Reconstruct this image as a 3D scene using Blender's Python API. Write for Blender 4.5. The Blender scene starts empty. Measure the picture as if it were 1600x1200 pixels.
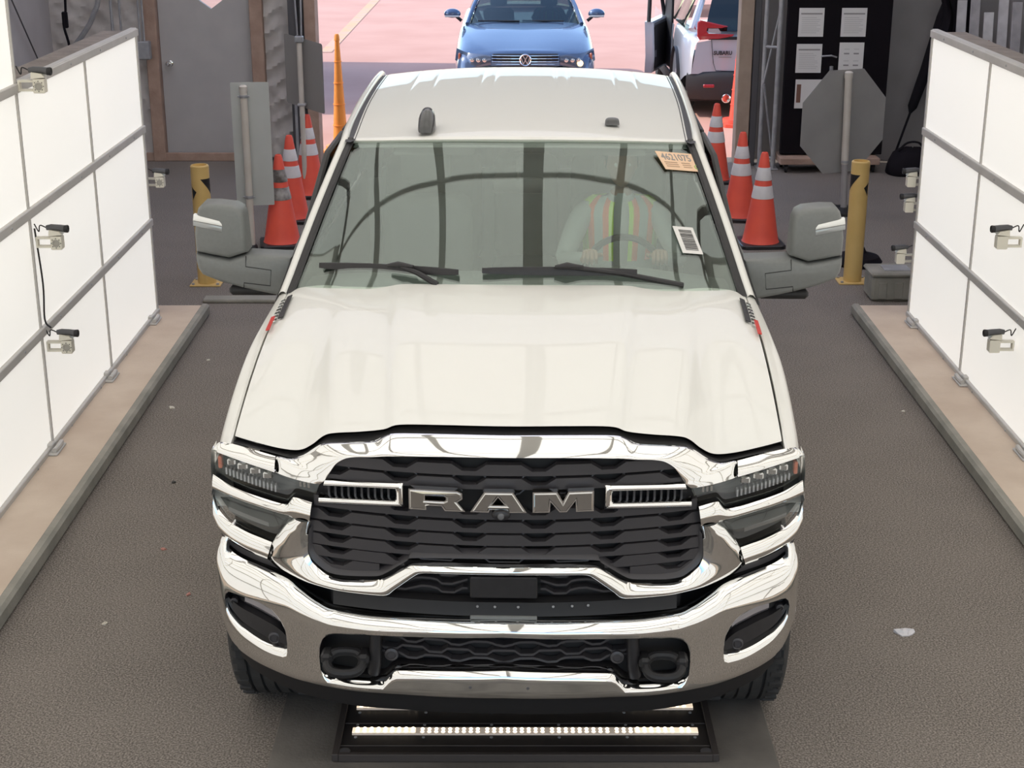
import bpy, bmesh, math, random
from mathutils import Vector, Matrix
from mathutils.geometry import tessellate_polygon
random.seed(7)
R = math.radians; PI = math.pi
SC = bpy.context.scene
COL = SC.collection

# ------------------------------------------------------------------ camera, sky, sun, exposure
cam_data = bpy.data.cameras.new('camera'); cam = bpy.data.objects.new('camera', cam_data); COL.objects.link(cam)
cam_data.sensor_width = 36; cam_data.lens = 2386 / 1600 * 36; cam_data.clip_end = 400
cam.location = (0, 0, 3.17); cam.rotation_euler = (R(90 - 19.07), 0, 0)
SC.camera = cam

world = bpy.data.worlds.new('world'); SC.world = world; world.use_nodes = True
wn = world.node_tree.nodes; wl = world.node_tree.links
sky = wn.new('ShaderNodeTexSky'); sky.sky_type = 'NISHITA'; sky.sun_disc = False
sky.sun_elevation = R(42); sky.sun_rotation = R(-80); sky.air_density = 1.0; sky.dust_density = .6; sky.ozone_density = 1.5
wl.new(sky.outputs['Color'], wn['Background'].inputs['Color']); wn['Background'].inputs['Strength'].default_value = .45

sun_data = bpy.data.lights.new('sun', 'SUN'); sun = bpy.data.objects.new('sun', sun_data); COL.objects.link(sun)
sun_data.energy = 3.5; sun_data.angle = R(.6); sun_data.color = (1, .93, .84)
sun.rotation_euler = Vector((.90, -.08, -.80)).to_track_quat('-Z', 'Y').to_euler(); sun.location = (-20, 25, 25)

SC.view_settings.view_transform = 'Standard'; SC.view_settings.look = 'None'
SC.view_settings.exposure = 0.0; SC.view_settings.gamma = 1.0; SC.view_settings.use_curve_mapping = False

# ------------------------------------------------------------------ materials
MATS = {}
def mat(name, col, rough=.5, metal=0., coat=0., noise=None, bump=None, emit=None, spec=.5, alpha=None):
    """noise = (scale, second colour, detail); bump = (scale, strength); emit = (colour, strength)"""
    if name in MATS: return MATS[name]
    m = bpy.data.materials.new(name); m.use_nodes = True; MATS[name] = m
    nt = m.node_tree; b = nt.nodes['Principled BSDF']; L = nt.links
    c4 = (*col, 1)
    b.inputs['Base Color'].default_value = c4; b.inputs['Roughness'].default_value = rough
    b.inputs['Metallic'].default_value = metal; b.inputs['Specular IOR Level'].default_value = spec
    if coat: b.inputs['Coat Weight'].default_value = coat; b.inputs['Coat Roughness'].default_value = .02
    m.diffuse_color = c4
    tc = None
    if noise or bump: tc = nt.nodes.new('ShaderNodeTexCoord')
    if noise:
        n = nt.nodes.new('ShaderNodeTexNoise'); n.inputs['Scale'].default_value = noise[0]; n.inputs['Detail'].default_value = noise[2] if len(noise) > 2 else 4
        rmp = nt.nodes.new('ShaderNodeMapRange'); rmp.inputs['From Min'].default_value = .35; rmp.inputs['From Max'].default_value = .65
        mx = nt.nodes.new('ShaderNodeMix'); mx.data_type = 'RGBA'
        mx.inputs['A'].default_value = c4; mx.inputs['B'].default_value = (*noise[1], 1)
        L.new(tc.outputs['Object'], n.inputs['Vector']); L.new(n.outputs['Fac'], rmp.inputs['Value'])
        L.new(rmp.outputs['Result'], mx.inputs['Factor']); L.new(mx.outputs['Result'], b.inputs['Base Color'])
    if bump:
        n2 = nt.nodes.new('ShaderNodeTexNoise'); n2.inputs['Scale'].default_value = bump[0]; n2.inputs['Detail'].default_value = 3
        bp = nt.nodes.new('ShaderNodeBump'); bp.inputs['Strength'].default_value = bump[1]; bp.inputs['Distance'].default_value = .01
        L.new(tc.outputs['Object'], n2.inputs['Vector']); L.new(n2.outputs['Fac'], bp.inputs['Height']); L.new(bp.outputs['Normal'], b.inputs['Normal'])
    if emit:
        b.inputs['Emission Color'].default_value = (*emit[0], 1); b.inputs['Emission Strength'].default_value = emit[1]
    return m
def pane(name, tint, f0=.06, f1=.6, rough=.01):
    """thin clear pane: tinted transmission plus mirror reflection growing to grazing"""
    m = bpy.data.materials.new(name); m.use_nodes = True; MATS[name] = m
    nt = m.node_tree; nt.nodes.remove(nt.nodes['Principled BSDF']); L = nt.links
    o = nt.nodes['Material Output']; t = nt.nodes.new('ShaderNodeBsdfTransparent'); g = nt.nodes.new('ShaderNodeBsdfGlossy'); mx = nt.nodes.new('ShaderNodeMixShader')
    t.inputs['Color'].default_value = (*tint, 1); g.inputs['Roughness'].default_value = rough; g.inputs['Color'].default_value = (.93, 1, .96, 1)
    lw = nt.nodes.new('ShaderNodeLayerWeight'); lw.inputs['Blend'].default_value = .5
    p = nt.nodes.new('ShaderNodeMath'); p.operation = 'POWER'; p.inputs[1].default_value = 4
    q = nt.nodes.new('ShaderNodeMath'); q.operation = 'MULTIPLY_ADD'; q.inputs[1].default_value = f1; q.inputs[2].default_value = f0
    L.new(lw.outputs['Facing'], p.inputs[0]); L.new(p.outputs[0], q.inputs[0]); L.new(q.outputs[0], mx.inputs[0])
    L.new(t.outputs[0], mx.inputs[1]); L.new(g.outputs[0], mx.inputs[2]); L.new(mx.outputs[0], o.inputs['Surface'])
    m.diffuse_color = (*tint, 1)
    return m

def asphalt_mat(name, c0, c1, c2):
    m = mat(name, c0, .92, noise=(2.2, c1, 6), bump=(260, .12), spec=.25)
    nt = m.node_tree; L = nt.links; b = nt.nodes['Principled BSDF']
    src = b.inputs['Base Color'].links[0].from_socket
    tc = nt.nodes['Texture Coordinate']
    v = nt.nodes.new('ShaderNodeTexNoise'); v.inputs['Scale'].default_value = 130; v.inputs['Detail'].default_value = 1.5
    rmp = nt.nodes.new('ShaderNodeMapRange'); rmp.inputs['From Min'].default_value = .38; rmp.inputs['From Max'].default_value = .70
    mx = nt.nodes.new('ShaderNodeMix'); mx.data_type = 'RGBA'; mx.inputs['B'].default_value = (*c2, 1)
    L.new(tc.outputs['Object'], v.inputs['Vector']); L.new(v.outputs['Fac'], rmp.inputs['Value']); L.new(rmp.outputs['Result'], mx.inputs['Factor'])
    L.new(src, mx.inputs['A']); L.new(mx.outputs['Result'], b.inputs['Base Color'])
    return m
M_ASPH = asphalt_mat('asphalt', (.105, .090, .078), (.132, .113, .098), (.315, .276, .242))
M_YARD = mat('yard_paving', (.62, .335, .255), .95, noise=(.8, (.67, .375, .29), 5), spec=.1)
M_CONC = mat('concrete', (.54, .43, .345), .9, noise=(3, (.62, .51, .415), 5), bump=(60, .25), spec=.2)
M_CONCEDGE = mat('concrete_edge', (.25, .24, .21), .9, noise=(5, (.33, .31, .27), 5), bump=(60, .3), spec=.2)
M_SLAB = mat('worn_concrete', (.115, .105, .095), .85, noise=(4, (.165, .15, .135), 6), bump=(80, .2), spec=.2)
M_PANEL = mat('light_panel_diffuser', (.82, .81, .78), .6, noise=(1.1, (.84, .82, .79), 2), emit=((1, .965, .90), .50), spec=.2)
M_CPANEL = mat('ceiling_panel_diffuser', (.85, .85, .83), .6, emit=((1, .975, .93), .90), spec=.2)
M_ALU = mat('grey_aluminium_rail', (.48, .46, .435), .55, .1, noise=(6, (.53, .505, .48), 3))
M_CRAIL = mat('ceiling_rail', (.68, .665, .64), .55, .0)
M_STEEL = mat('galvanised_steel', (.33, .33, .34), .5, .5, noise=(12, (.42, .42, .43), 3))
M_DSTEEL = mat('dark_steel', (.10, .095, .10), .6, .3)
M_WOODT = mat('weathered_wood', (.19, .16, .14), .85, noise=(9, (.26, .22, .19), 5), bump=(40, .3))
M_WOODB = mat('brown_timber', (.34, .225, .17), .8, noise=(7, (.42, .29, .22), 5), bump=(40, .3))
M_FABRIC = mat('wall_insulation_sheet', (.52, .48, .445), .75, noise=(3, (.58, .54, .50), 5), bump=(9, .6))
M_SHEET = mat('pale_wall_sheet', (.42, .40, .40), .75, noise=(2, (.47, .45, .45), 4), bump=(5, .3))
M_WALLG = mat('grey_wall_board', (.24, .225, .215), .8, noise=(2, (.29, .27, .26), 4))
M_ROOFIN = mat('roof_lining', (.5, .48, .46), .8, noise=(1.5, (.56, .54, .52), 3))
def membrane(name, col, fac):
    m = bpy.data.materials.new(name); m.use_nodes = True; MATS[name] = m; nt = m.node_tree; nt.nodes.remove(nt.nodes['Principled BSDF'])
    d = nt.nodes.new('ShaderNodeBsdfDiffuse'); t = nt.nodes.new('ShaderNodeBsdfTranslucent'); mx = nt.nodes.new('ShaderNodeMixShader'); mx.inputs[0].default_value = fac
    d.inputs['Color'].default_value = (*col, 1); t.inputs['Color'].default_value = (*col, 1)
    nt.links.new(d.outputs[0], mx.inputs[1]); nt.links.new(t.outputs[0], mx.inputs[2]); nt.links.new(mx.outputs[0], nt.nodes['Material Output'].inputs['Surface']); return m
M_MEMB = membrane('translucent_roof', (.95, .885, .83), .80)  # translucency added so daylight through the unseen roof brightens the rear
M_DOORP = mat('door_paint', (.42, .40, .385), .55, noise=(4, (.45, .43, .41), 3))
M_CHROME = mat('chrome', (.86, .86, .85), .035, 1.0)
M_BRUSH = mat('chrome_emblem_face', (.55, .545, .53), .12, 1.0)
M_WHITE = mat('white_car_paint', (.775, .76, .715), .35, 0, .45, noise=(.7, (.78, .765, .72), 1), spec=.25)
M_BLACKP = mat('black_plastic', (.015, .0135, .015), .45, noise=(30, (.019, .017, .0185), 2))
M_GRILLE = mat('grille_bar_black', (.046, .042, .045), .42)
M_DEEP = mat('deep_black_plastic', (.010, .009, .010), .6)
M_MIRP = mat('grey_mirror_plastic', (.16, .165, .16), .45, noise=(60, (.17, .175, .17), 2), bump=(300, .08))
M_RUBBER = mat('tyre_rubber', (.028, .027, .027), .8, noise=(20, (.04, .038, .037), 4))
M_RIM = mat('rim_metal', (.5, .5, .5), .3, .9)
M_GLASS = pane('windshield_glass', (.90, .945, .915), .105, .5)
M_LENS = pane('lamp_lens', (.90, .90, .90), .05, .5)
M_SIDEG = pane('tinted_side_glass', (.16, .17, .17), .05, .15)
M_CLEAR = pane('clear_window', (.93, .95, .94), .04, .5)
M_LAMPIN = mat('lamp_housing_grey', (.17, .17, .175), .35, .4)
M_REFL = mat('lamp_reflector', (.80, .80, .80), .12, 1.0)
M_AMBER = mat('amber_reflector', (.55, .16, .09), .3)
M_RED = mat('red_lamp', (.42, .022, .030), .25, coat=.6)
M_INT = mat('cab_interior_grey', (.16, .165, .16), .75, noise=(15, (.18, .185, .18), 3))
M_INTD = mat('cab_dashboard', (.13, .138, .132), .7, noise=(25, (.15, .155, .15), 3))
M_ORANGE = mat('cone_orange', (.90, .115, .065), .55, noise=(6, (.82, .10, .065), 4))
M_ORANGE2 = mat('delineator_orange', (1, .36, .06), .5, noise=(6, (.95, .32, .05), 3))
M_BAND = mat('reflective_white_band', (.80, .77, .77), .45, noise=(10, (.72, .69, .69), 4))
M_BANDD = mat('dirty_reflective_band', (.50, .47, .45), .6, noise=(9, (.10, .08, .07), 6))
M_YELLOW = mat('bollard_yellow', (.70, .48, .18), .5, noise=(5, (.64, .43, .15), 4))
M_SIGNB = mat('sign_back_metal', (.36, .36, .34), .5, .2, noise=(3, (.40, .40, .38), 3))
M_PVC = mat('post_white_plastic', (.62, .57, .50), .5, noise=(5, (.56, .51, .44), 3))
M_PAPER = mat('paper_white', (.72, .70, .67), .8)
M_INK = mat('ink_dark', (.05, .045, .045), .8)
M_INKG = mat('ink_grey', (.30, .28, .27), .8)
M_TAG = mat('orange_tag_paper', (.80, .55, .37), .7)
M_BLUE = mat('blue_car_paint', (.085, .130, .225), .25, .3, 1.0)
M_SILVER = mat('pale_silver_paint', (.52, .54, .60), .3, .2, 1.0)
M_BLKBOARD = mat('black_board', (.010, .008, .010), .9, spec=.1)
M_CLOTH = mat('dark_cloth', (.014, .012, .015), .95, spec=.1)
M_VESTG = mat('vest_lime', (.62, .95, .05), .7)
M_VESTO = mat('vest_orange', (1, .22, .08), .7)
M_VESTS = mat('vest_silver', (.50, .54, .53), .5)
M_SHIRT = mat('shirt_grey', (.42, .45, .44), .85)
M_SKIN = mat('skin', (.36, .22, .16), .6)
M_HAIR = mat('hair_dark', (.02, .016, .013), .7)
M_TROUS = mat('trousers_dark', (.05, .055, .07), .9)
M_LED = mat('led_glow', (1, .9, .75), .4, emit=((1, .84, .62), 3.2))
M_LEDSOFT = mat('led_glow_soft', (1, .9, .75), .4, emit=((1, .80, .58), .8))
M_LEDBAR = mat('led_cover', (.5, .45, .40), .4, emit=((1, .82, .66), .2))
M_CAMW = mat('bracket_white', (.70, .66, .56), .5)
M_STRIPE = mat('faded_yellow_paint', (.72, .42, .22), .9, noise=(3, (.66, .41, .30), 6))
M_CONT = mat('container_paint', (.10, .16, .22), .6, noise=(2, (.12, .18, .25), 4))

# ------------------------------------------------------------------ mesh helpers
class MB:
    def __init__(s): s.v = []; s.f = []; s.m = []
    def add(s, vs, fs, m=0):
        o = len(s.v); s.v += [tuple(p) for p in vs]; s.f += [tuple(i + o for i in f) for f in fs]; s.m += [m] * len(fs); return s
    def box(s, x0, x1, y0, y1, z0, z1, m=0, bev=0, seg=1):
        if not bev:
            vs = [(x, y, z) for z in (z0, z1) for y in (y0, y1) for x in (x0, x1)]
            return s.add(vs, [(0, 2, 3, 1), (4, 5, 7, 6), (0, 1, 5, 4), (2, 6, 7, 3), (0, 4, 6, 2), (1, 3, 7, 5)], m)
        bm = bmesh.new(); bmesh.ops.create_cube(bm, size=1)
        for v in bm.verts: v.co = Vector(((x0 + x1) / 2 + v.co.x * (x1 - x0), (y0 + y1) / 2 + v.co.y * (y1 - y0), (z0 + z1) / 2 + v.co.z * (z1 - z0)))
        bmesh.ops.bevel(bm, geom=bm.edges[:], offset=bev, segments=seg, affect='EDGES', profile=.5)
        return s.bm(bm, m)
    def bm(s, bm, m=0):
        bm.verts.index_update(); s.add([v.co[:] for v in bm.verts], [[v.index for v in f.verts] for f in bm.faces], m); bm.free(); return s
    def loft(s, rows, m=0, closed=False, caps=False, mcol=None):
        n = len(rows[0]); vs = [p for r in rows for p in r]; fs = []; ms = []
        for i in range(len(rows) - 1):
            for j in range(n if closed else n - 1):
                k = (j + 1) % n; fs.append((i * n + j, i * n + k, (i + 1) * n + k, (i + 1) * n + j)); ms.append(mcol(i, j) if mcol else m)
        if caps: fs += [tuple(range(n - 1, -1, -1)), tuple((len(rows) - 1) * n + j for j in range(n))]; ms += [m, m]
        s.add(vs, fs); s.m[-len(fs):] = ms; return s
    def tube(s, path, r, n=8, m=0, caps=True):
        rows = []; P = [Vector(p) for p in path]; up = None
        for i, p in enumerate(P):
            d = (P[min(i + 1, len(P) - 1)] - P[max(i - 1, 0)]).normalized()
            if up is None: up = Vector((0, 0, 1)) if abs(d.z) < .9 else Vector((1, 0, 0))
            a = d.cross(up).normalized(); b = a.cross(d).normalized(); up = b
            rr = r[i] if isinstance(r, (list, tuple)) else r
            rows.append([p + (a * math.cos(2 * PI * k / n) + b * math.sin(2 * PI * k / n)) * rr for k in range(n)])
        return s.loft(rows, m, True, caps)
    def lathe(s, prof, c=(0, 0, 0), axis='z', n=24, m=0, mrow=None, caps=True):
        rows = []
        for r, h in prof:
            row = []
            for k in range(n):
                a = 2 * PI * k / n; x, y = r * math.cos(a), r * math.sin(a)
                row.append({'z': (c[0] + x, c[1] + y, c[2] + h), 'y': (c[0] + x, c[1] + h, c[2] + y), 'x': (c[0] + h, c[1] + x, c[2] + y)}[axis])
            rows.append(row)
        return s.loft(rows, m, True, caps, (lambda i, j: mrow[i]) if mrow else None)
    def prism(s, outline, fn, d0, d1, m=0, holes=(), bev=0):
        """outline (a, b) points; fn(a, b, d) -> xyz; front at d0, back at d1, optional chamfer at the front"""
        loops = [list(outline)] + [list(h) for h in holes]
        def fill(ls, d, flip):
            tris = tessellate_polygon([[Vector((a, b, 0)) for a, b in l] for l in ls]); flat = [p for l in ls for p in l]
            s.add([fn(a, b, d) for a, b in flat], [t[::-1] if flip else t for t in tris], m)
        ins = [inset(l, bev if i == 0 else -bev) for i, l in enumerate(loops)] if bev else loops
        fill(ins, d0, False); fill(loops, d1, True)
        for l, li in zip(loops, ins):
            lv = [li, l, l] if bev else [l, l]; ds = [d0, d0 + bev * (1 if d1 > d0 else -1), d1] if bev else [d0, d1]
            s.loft([[fn(a, b, d) for a, b in q] for q, d in zip(lv, ds)], m, True)
        return s
    def xf(s, M):
        s.v = [tuple(M @ Vector(p)) for p in s.v]; return s
    def mir(s):
        o = MB(); o.v = [(-x, y, z) for x, y, z in s.v]; o.f = [f[::-1] for f in s.f]; o.m = list(s.m); return o
    def build(s, name, mats, parent=None, smooth=35, merge=True, loc=None):
        me = bpy.data.meshes.new(name); me.from_pydata([tuple(v) for v in s.v], [], s.f)
        if not isinstance(mats, (list, tuple)): mats = [mats]
        for q in mats: me.materials.append(q)
        for p, k in zip(me.polygons, s.m): p.material_index = k
        if merge:
            bm = bmesh.new(); bm.from_mesh(me); bmesh.ops.remove_doubles(bm, verts=bm.verts[:], dist=1e-5)
            bmesh.ops.recalc_face_normals(bm, faces=bm.faces[:]); bm.to_mesh(me); bm.free()
        if smooth:
            for p in me.polygons: p.use_smooth = True
            me.set_sharp_from_angle(angle=R(smooth))
        o = bpy.data.objects.new(name, me); COL.objects.link(o)
        if parent: o.parent = parent
        if loc: o.location = loc
        return o
def inset(poly, d):
    n = len(poly); area = sum(poly[i][0] * poly[(i + 1) % n][1] - poly[(i + 1) % n][0] * poly[i][1] for i in range(n)); sg = 1 if area > 0 else -1
    out = []
    for i in range(n):
        p0, p1, p2 = poly[i - 1], poly[i], poly[(i + 1) % n]
        def nrm(a, b):
            dx, dy = b[0] - a[0], b[1] - a[1]; l = math.hypot(dx, dy) or 1; return (-dy / l * sg, dx / l * sg)
        n1, n2 = nrm(p0, p1), nrm(p1, p2); k = 1 + n1[0] * n2[0] + n1[1] * n2[1]; k = max(k, .35)
        out.append((p1[0] + d * (n1[0] + n2[0]) / k, p1[1] + d * (n1[1] + n2[1]) / k))
    return out
def rrect(x0, x1, y0, y1, r, n=4):
    o = []
    for cx, cy, a0 in ((x1 - r, y0 + r, -90), (x1 - r, y1 - r, 0), (x0 + r, y1 - r, 90), (x0 + r, y0 + r, 180)):
        for k in range(n + 1): a = R(a0 + 90 * k / n); o.append((cx + r * math.cos(a), cy + r * math.sin(a)))
    return o
def pillow(mb, outline, fn, layers, m=0):
    """stack of inset outlines: layers = [(inset, depth)] front to back"""
    mb.loft([[fn(a, b, d) for a, b in (inset(outline, i) if i else outline)] for i, d in layers], m, True, False)
    for i, d in (layers[0], layers[-1]):
        l = inset(outline, i) if i else outline
        tr = tessellate_polygon([[Vector((a, b, 0)) for a, b in l]]); mb.add([fn(a, b, d) for a, b in l], [tuple(t) for t in tr], m)
    return mb
def cr(pts, k=4, ten=.5):
    """Catmull-Rom through the points, k steps per span"""
    P = [Vector(p) for p in pts]; out = []
    for i in range(len(P) - 1):
        p0 = P[i - 1] if i else P[0] * 2 - P[1]; p1, p2 = P[i], P[i + 1]; p3 = P[i + 2] if i + 2 < len(P) else P[-1] * 2 - P[-2]
        m1, m2 = (p2 - p0) * ten, (p3 - p1) * ten
        for j in range(k):
            t = j / k; out.append(p1 * (2 * t**3 - 3 * t * t + 1) + m1 * (t**3 - 2 * t * t + t) + p2 * (-2 * t**3 + 3 * t * t) + m2 * (t**3 - t * t))
    out.append(P[-1]); return out
def tab(x, pts):
    """smooth monotone lookup in [(x, y)]"""
    if x <= pts[0][0]: return pts[0][1]
    for i in range(len(pts) - 1):
        (x0, y0), (x1, y1) = pts[i], pts[i + 1]
        if x <= x1:
            h = x1 - x0; t = (x - x0) / h; s = (y1 - y0) / h
            def sl(a, b, c):
                s1 = (b[1] - a[1]) / (b[0] - a[0]); s2 = (c[1] - b[1]) / (c[0] - b[0]); return 0 if s1 * s2 <= 0 else 2 * s1 * s2 / (s1 + s2)
            m0 = sl(pts[i - 1], pts[i], pts[i + 1]) if i else s; m1 = sl(pts[i], pts[i + 1], pts[i + 2]) if i + 2 < len(pts) else s
            return y0 * (2 * t**3 - 3 * t * t + 1) + h * m0 * (t**3 - 2 * t * t + t) + y1 * (-2 * t**3 + 3 * t * t) + h * m1 * (t**3 - t * t)
    return pts[-1][1]
def lerp(a, b, t): return Vector(a) * (1 - t) + Vector(b) * t
def empty(name, loc=(0, 0, 0), rz=0):
    o = bpy.data.objects.new(name, None); COL.objects.link(o); o.location = loc; o.rotation_euler = (0, 0, rz); o.empty_display_size = .2; return o
def tag(o, label=None, cat=None, group=None, kind=None):
    if label: o['label'] = label
    if cat: o['category'] = cat
    if group: o['group'] = group
    if kind: o['kind'] = kind
    return o
def link(name, me, parent, loc=(0, 0, 0), rot=None, scale=None):
    o = bpy.data.objects.new(name, me); COL.objects.link(o); o.parent = parent; o.location = loc
    if rot: o.rotation_euler = rot
    if scale: o.scale = scale
    return o
def copy_tree(o, parent=None):
    c = o.copy(); COL.objects.link(c); c.parent = parent
    for ch in [k for k in KIDS(o)]: copy_tree(ch, c)
    return c
def KIDS(o): return list(o.children)
def text_mb(body, size, fn, depth=.001, m=0, align='LEFT', bold=0.):
    cu = bpy.data.curves.new('lettering', 'FONT'); cu.body = body; cu.size = size; cu.extrude = 0; cu.offset = bold; cu.align_x = align; cu.resolution_u = 2
    o = bpy.data.objects.new('lettering', cu); COL.objects.link(o)
    me = bpy.data.meshes.new_from_object(o); bpy.data.objects.remove(o); bpy.data.curves.remove(cu)
    mb = MB(); bm = bmesh.new(); bm.from_mesh(me); bpy.data.meshes.remove(me)
    r = bmesh.ops.extrude_face_region(bm, geom=bm.faces[:])
    for v in r['geom']:
        if isinstance(v, bmesh.types.BMVert): v.co.z += 1
    for v in bm.verts: v.co = Vector(fn(v.co.x, v.co.y, v.co.z * depth))
    return mb.bm(bm, m)

# ------------------------------------------------------------------ the place: ground, light tunnel, building
XL, XR = -2.55, 2.83            # faces of the two light walls
Y_EXIT = 16.75
fl = MB().box(-5.6, 5.8, -8, Y_EXIT + .15, -.25, 0); tag(fl.build('floor', M_ASPH, smooth=0), kind='structure', label='dark worn asphalt floor of the drive-through bay')
fl = MB().box(-60, 60, Y_EXIT + .15, 130, -.25, -.002); yard = tag(fl.build('yard_ground', M_YARD, smooth=0), kind='structure', label='pinkish sunlit paving of the yard beyond the exit')
sl = MB().box(-.90, .985, 3.2, 6.7, -.02, .008, bev=.004); tag(sl.build('floor_slab', M_SLAB, smooth=0), kind='structure', label='worn grey concrete strip set in the asphalt under the truck')
th = MB().box(-2.32, -1.6, 11.02, 11.14, 0, .03, bev=.008); tag(th.build('trim_1', M_CONCEDGE, smooth=0), kind='structure')
# painted stripe on the yard
st = MB().add([(-3.28, 26.5, .002), (-3.08, 26.5, .002), (-3.08, 48, .002), (-3.28, 48, .002), (-3.28, 26.5, .006), (-3.08, 26.5, .006), (-3.08, 48, .006), (-3.28, 48, .006)], [(0, 1, 2, 3), (4, 5, 6, 7), (0, 1, 5, 4), (2, 3, 7, 6)]).build('painted_stripe', M_STRIPE, yard, 0)
st = MB().add([(5.8, 26.5, .002), (6.0, 26.5, .002), (6.0, 48, .002), (5.8, 48, .002), (5.8, 26.5, .006), (6.0, 26.5, .006), (6.0, 48, .006), (5.8, 48, .006)], [(0, 1, 2, 3), (4, 5, 6, 7), (0, 1, 5, 4), (2, 3, 7, 6)]).build('painted_stripe', M_STRIPE, yard, 0)

def kerb(n, x0, x1, edge, label):
    m = MB()
    s = 1 if edge > 0 else -1
    xi = x1 if s > 0 else x0                                                   # lane-side edge
    m.box(x0, x1, -1.5, 10.72, 0, .075, 0, bev=.012)
    k = MB().box(xi - (.05 if s > 0 else .012), xi + (.012 if s > 0 else .05), -1.52, 10.735, 0, .085, 0, bev=.015)
    o = tag(m.build('trim_%d' % n, M_CONC), label=label, kind='structure'); k.build('kerb_edge', M_CONCEDGE, o)
kerb(2, XL - .25, XL + .33, 1, 'pale concrete kerb under the left light wall')
kerb(3, XR - .34, XR + .25, -1, 'pale concrete kerb under the right light wall')

# light walls: panels of 1.32 x .66 m between rails
PW, PH = 1.32, .655
def light_wall(name, x, side, y_end, label):
    """side = +1: panels face +x (left wall)"""
    bk = MB()
    s = side
    a, b = (x - .16, x - .03) if s > 0 else (x + .03, x + .16)
    bk.box(a, b, y_end - 2 * PW, y_end, .10, 2.0, 0, bev=.004); bk.box(a, b, y_end - 9 * PW, y_end - 2 * PW, .10, 3.32, 0, bev=.004)
    root = tag(bk.build(name, M_WOODT, smooth=0), label=label, kind='structure')
    pm = MB().box(min(0, -s * .022), max(0, -s * .022), -PW / 2 + .012, PW / 2 - .012, .012, PH - .012, 0, bev=.004).build('light_panel', M_PANEL, root, 0)
    pm.location = (x, y_end - PW / 2, .08); first = True
    for c in range(9):
        for r in range(3 if c < 2 else 5):
            if first: first = False; continue
            link('light_panel', pm.data, root, (x, y_end - PW * (c + .5), .05 + .03 + r * PH))
    for r in range(6):                                                        # horizontal rails, end to end
        z = .08 + r * PH; y1 = y_end if r < 4 else y_end - 2 * PW
        h = .026 if 0 < r < 3 or r > 3 else .024
        m = MB().box(min(x - s * .03, x + s * .022), max(x - s * .03, x + s * .022), y_end - 9 * PW, y1, z - h, z + h, 0, bev=.004)
        rail = m.build('rail', M_ALU, root, 0)
        if r < 4:
            sc = MB()
            for k in range(12): sc.lathe([(.008, 0), (.006, .004), (0, .005)], (0, 0, 0), 'x', 8); sc.v[-24:] = [(px * s + x + s * .022, py + y_end - .35 - k * .66, pz + z) for px, py, pz in sc.v[-24:]]
            sc.build('rail_screws', M_STEEL, rail, 0)
    for c in range(10):                                                       # thin vertical joints
        y = y_end - c * PW; zt = 2.04 if c < 2 else 3.35
        w = .008 if c else .014
        MB().box(min(x - s * .025, x + s * .010), max(x - s * .025, x + s * .010), y - w, y + w, .06, zt, 0, bev=.003).build('joint_strip', M_ALU, root, 0)
    # shoes that carry the wall on the kerb
    sh = MB(); sh.box(-.03, .07, -.09, .09, .075, .088, 0, bev=.004); sh.tube([(.05, -.07, .10), (.055, 0, .10), (.05, .07, .10)], .014, 8); sh.box(-.02, .03, -.03, .03, .08, .12, 0, bev=.005)
    if s < 0: sh = sh.mir()
    me = None
    for c in range(8):
        y = y_end - .25 - c * PW * .93
        if me is None: o = sh.build('wall_shoe', M_ALU, root); me = o.data; o.location = (x, y, 0)
        else: link('wall_shoe', me, root, (x, y, 0))
    # grey cap along the top of the low section with its timber edge
    MB().box(min(x - s * .22, x - s * .04), max(x - s * .22, x - s * .04), y_end - 2 * PW + .01, y_end - .01, 2.0, 2.055, 0, bev=.006).build('top_plank', M_WOODT, root, 0)
    MB().box(min(x - s * .03, x + s * .012), max(x - s * .03, x + s * .012), y_end - 2 * PW + .01, y_end, 2.02, 2.075, 0, bev=.004).build('top_cap', M_ALU, root, 0)
    return root
wall_left = light_wall('wall_left', XL, 1, 10.54, 'left wall of glowing white panels in grey rails')
wall_right = light_wall('wall_right', XR, -1, 10.46, 'right wall of glowing white panels in grey rails')

# luminous ceiling of the tunnel (its grid is what the windshield and the hood mirror)
CZ = 3.62
def light_ceiling():
    root = tag(MB().box(XL - .95, XR + .95, -1.6, 9.6, CZ + .06, CZ + .10).build('ceiling', M_ROOFIN, smooth=0), label='luminous ceiling of white panels over the bay', kind='structure')
    xs = [XL + .05 + i * (XR - XL - .1) / 6 for i in range(-1, 8)]; ys = [9.55 - i * 1.86 for i in range(7)]
    me = None
    for i in range(8):
        for j in range(6):
            w = (xs[1] - xs[0]) / 2 - .03; h = .93 - .03
            if me is None: o = MB().box(-w, w, -h, h, 0, .03, 0, bev=.004).build('light_panel', M_CPANEL, root, 0); me = o.data
            else: o = link('light_panel', me, root)
            o.location = ((xs[i] + xs[i + 1]) / 2, (ys[j] + ys[j + 1]) / 2, CZ)
    for i, x in enumerate(xs):
        w = .075 if i == 4 else .045
        MB().box(x - w, x + w, ys[-1], ys[0], CZ - .02, CZ + .05, 0, bev=.004).build('rail', M_CRAIL, root, 0)
    for j, y in enumerate(ys):
        MB().box(xs[0], xs[-1], y - .045, y + .045, CZ - .015, CZ + .05, 0, bev=.004).build('cross_rail', M_CRAIL, root, 0)
light_ceiling()
for n, (a, b) in enumerate(((XL - .10, XL - .02), (XR + .02, XR + .10))):
    tag(MB().box(a, b, -1.3, 7.9, 3.30, CZ - .03, 0, bev=.004).build('trim_%d' % (8 + n), M_ALU, smooth=0), kind='structure')

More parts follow.
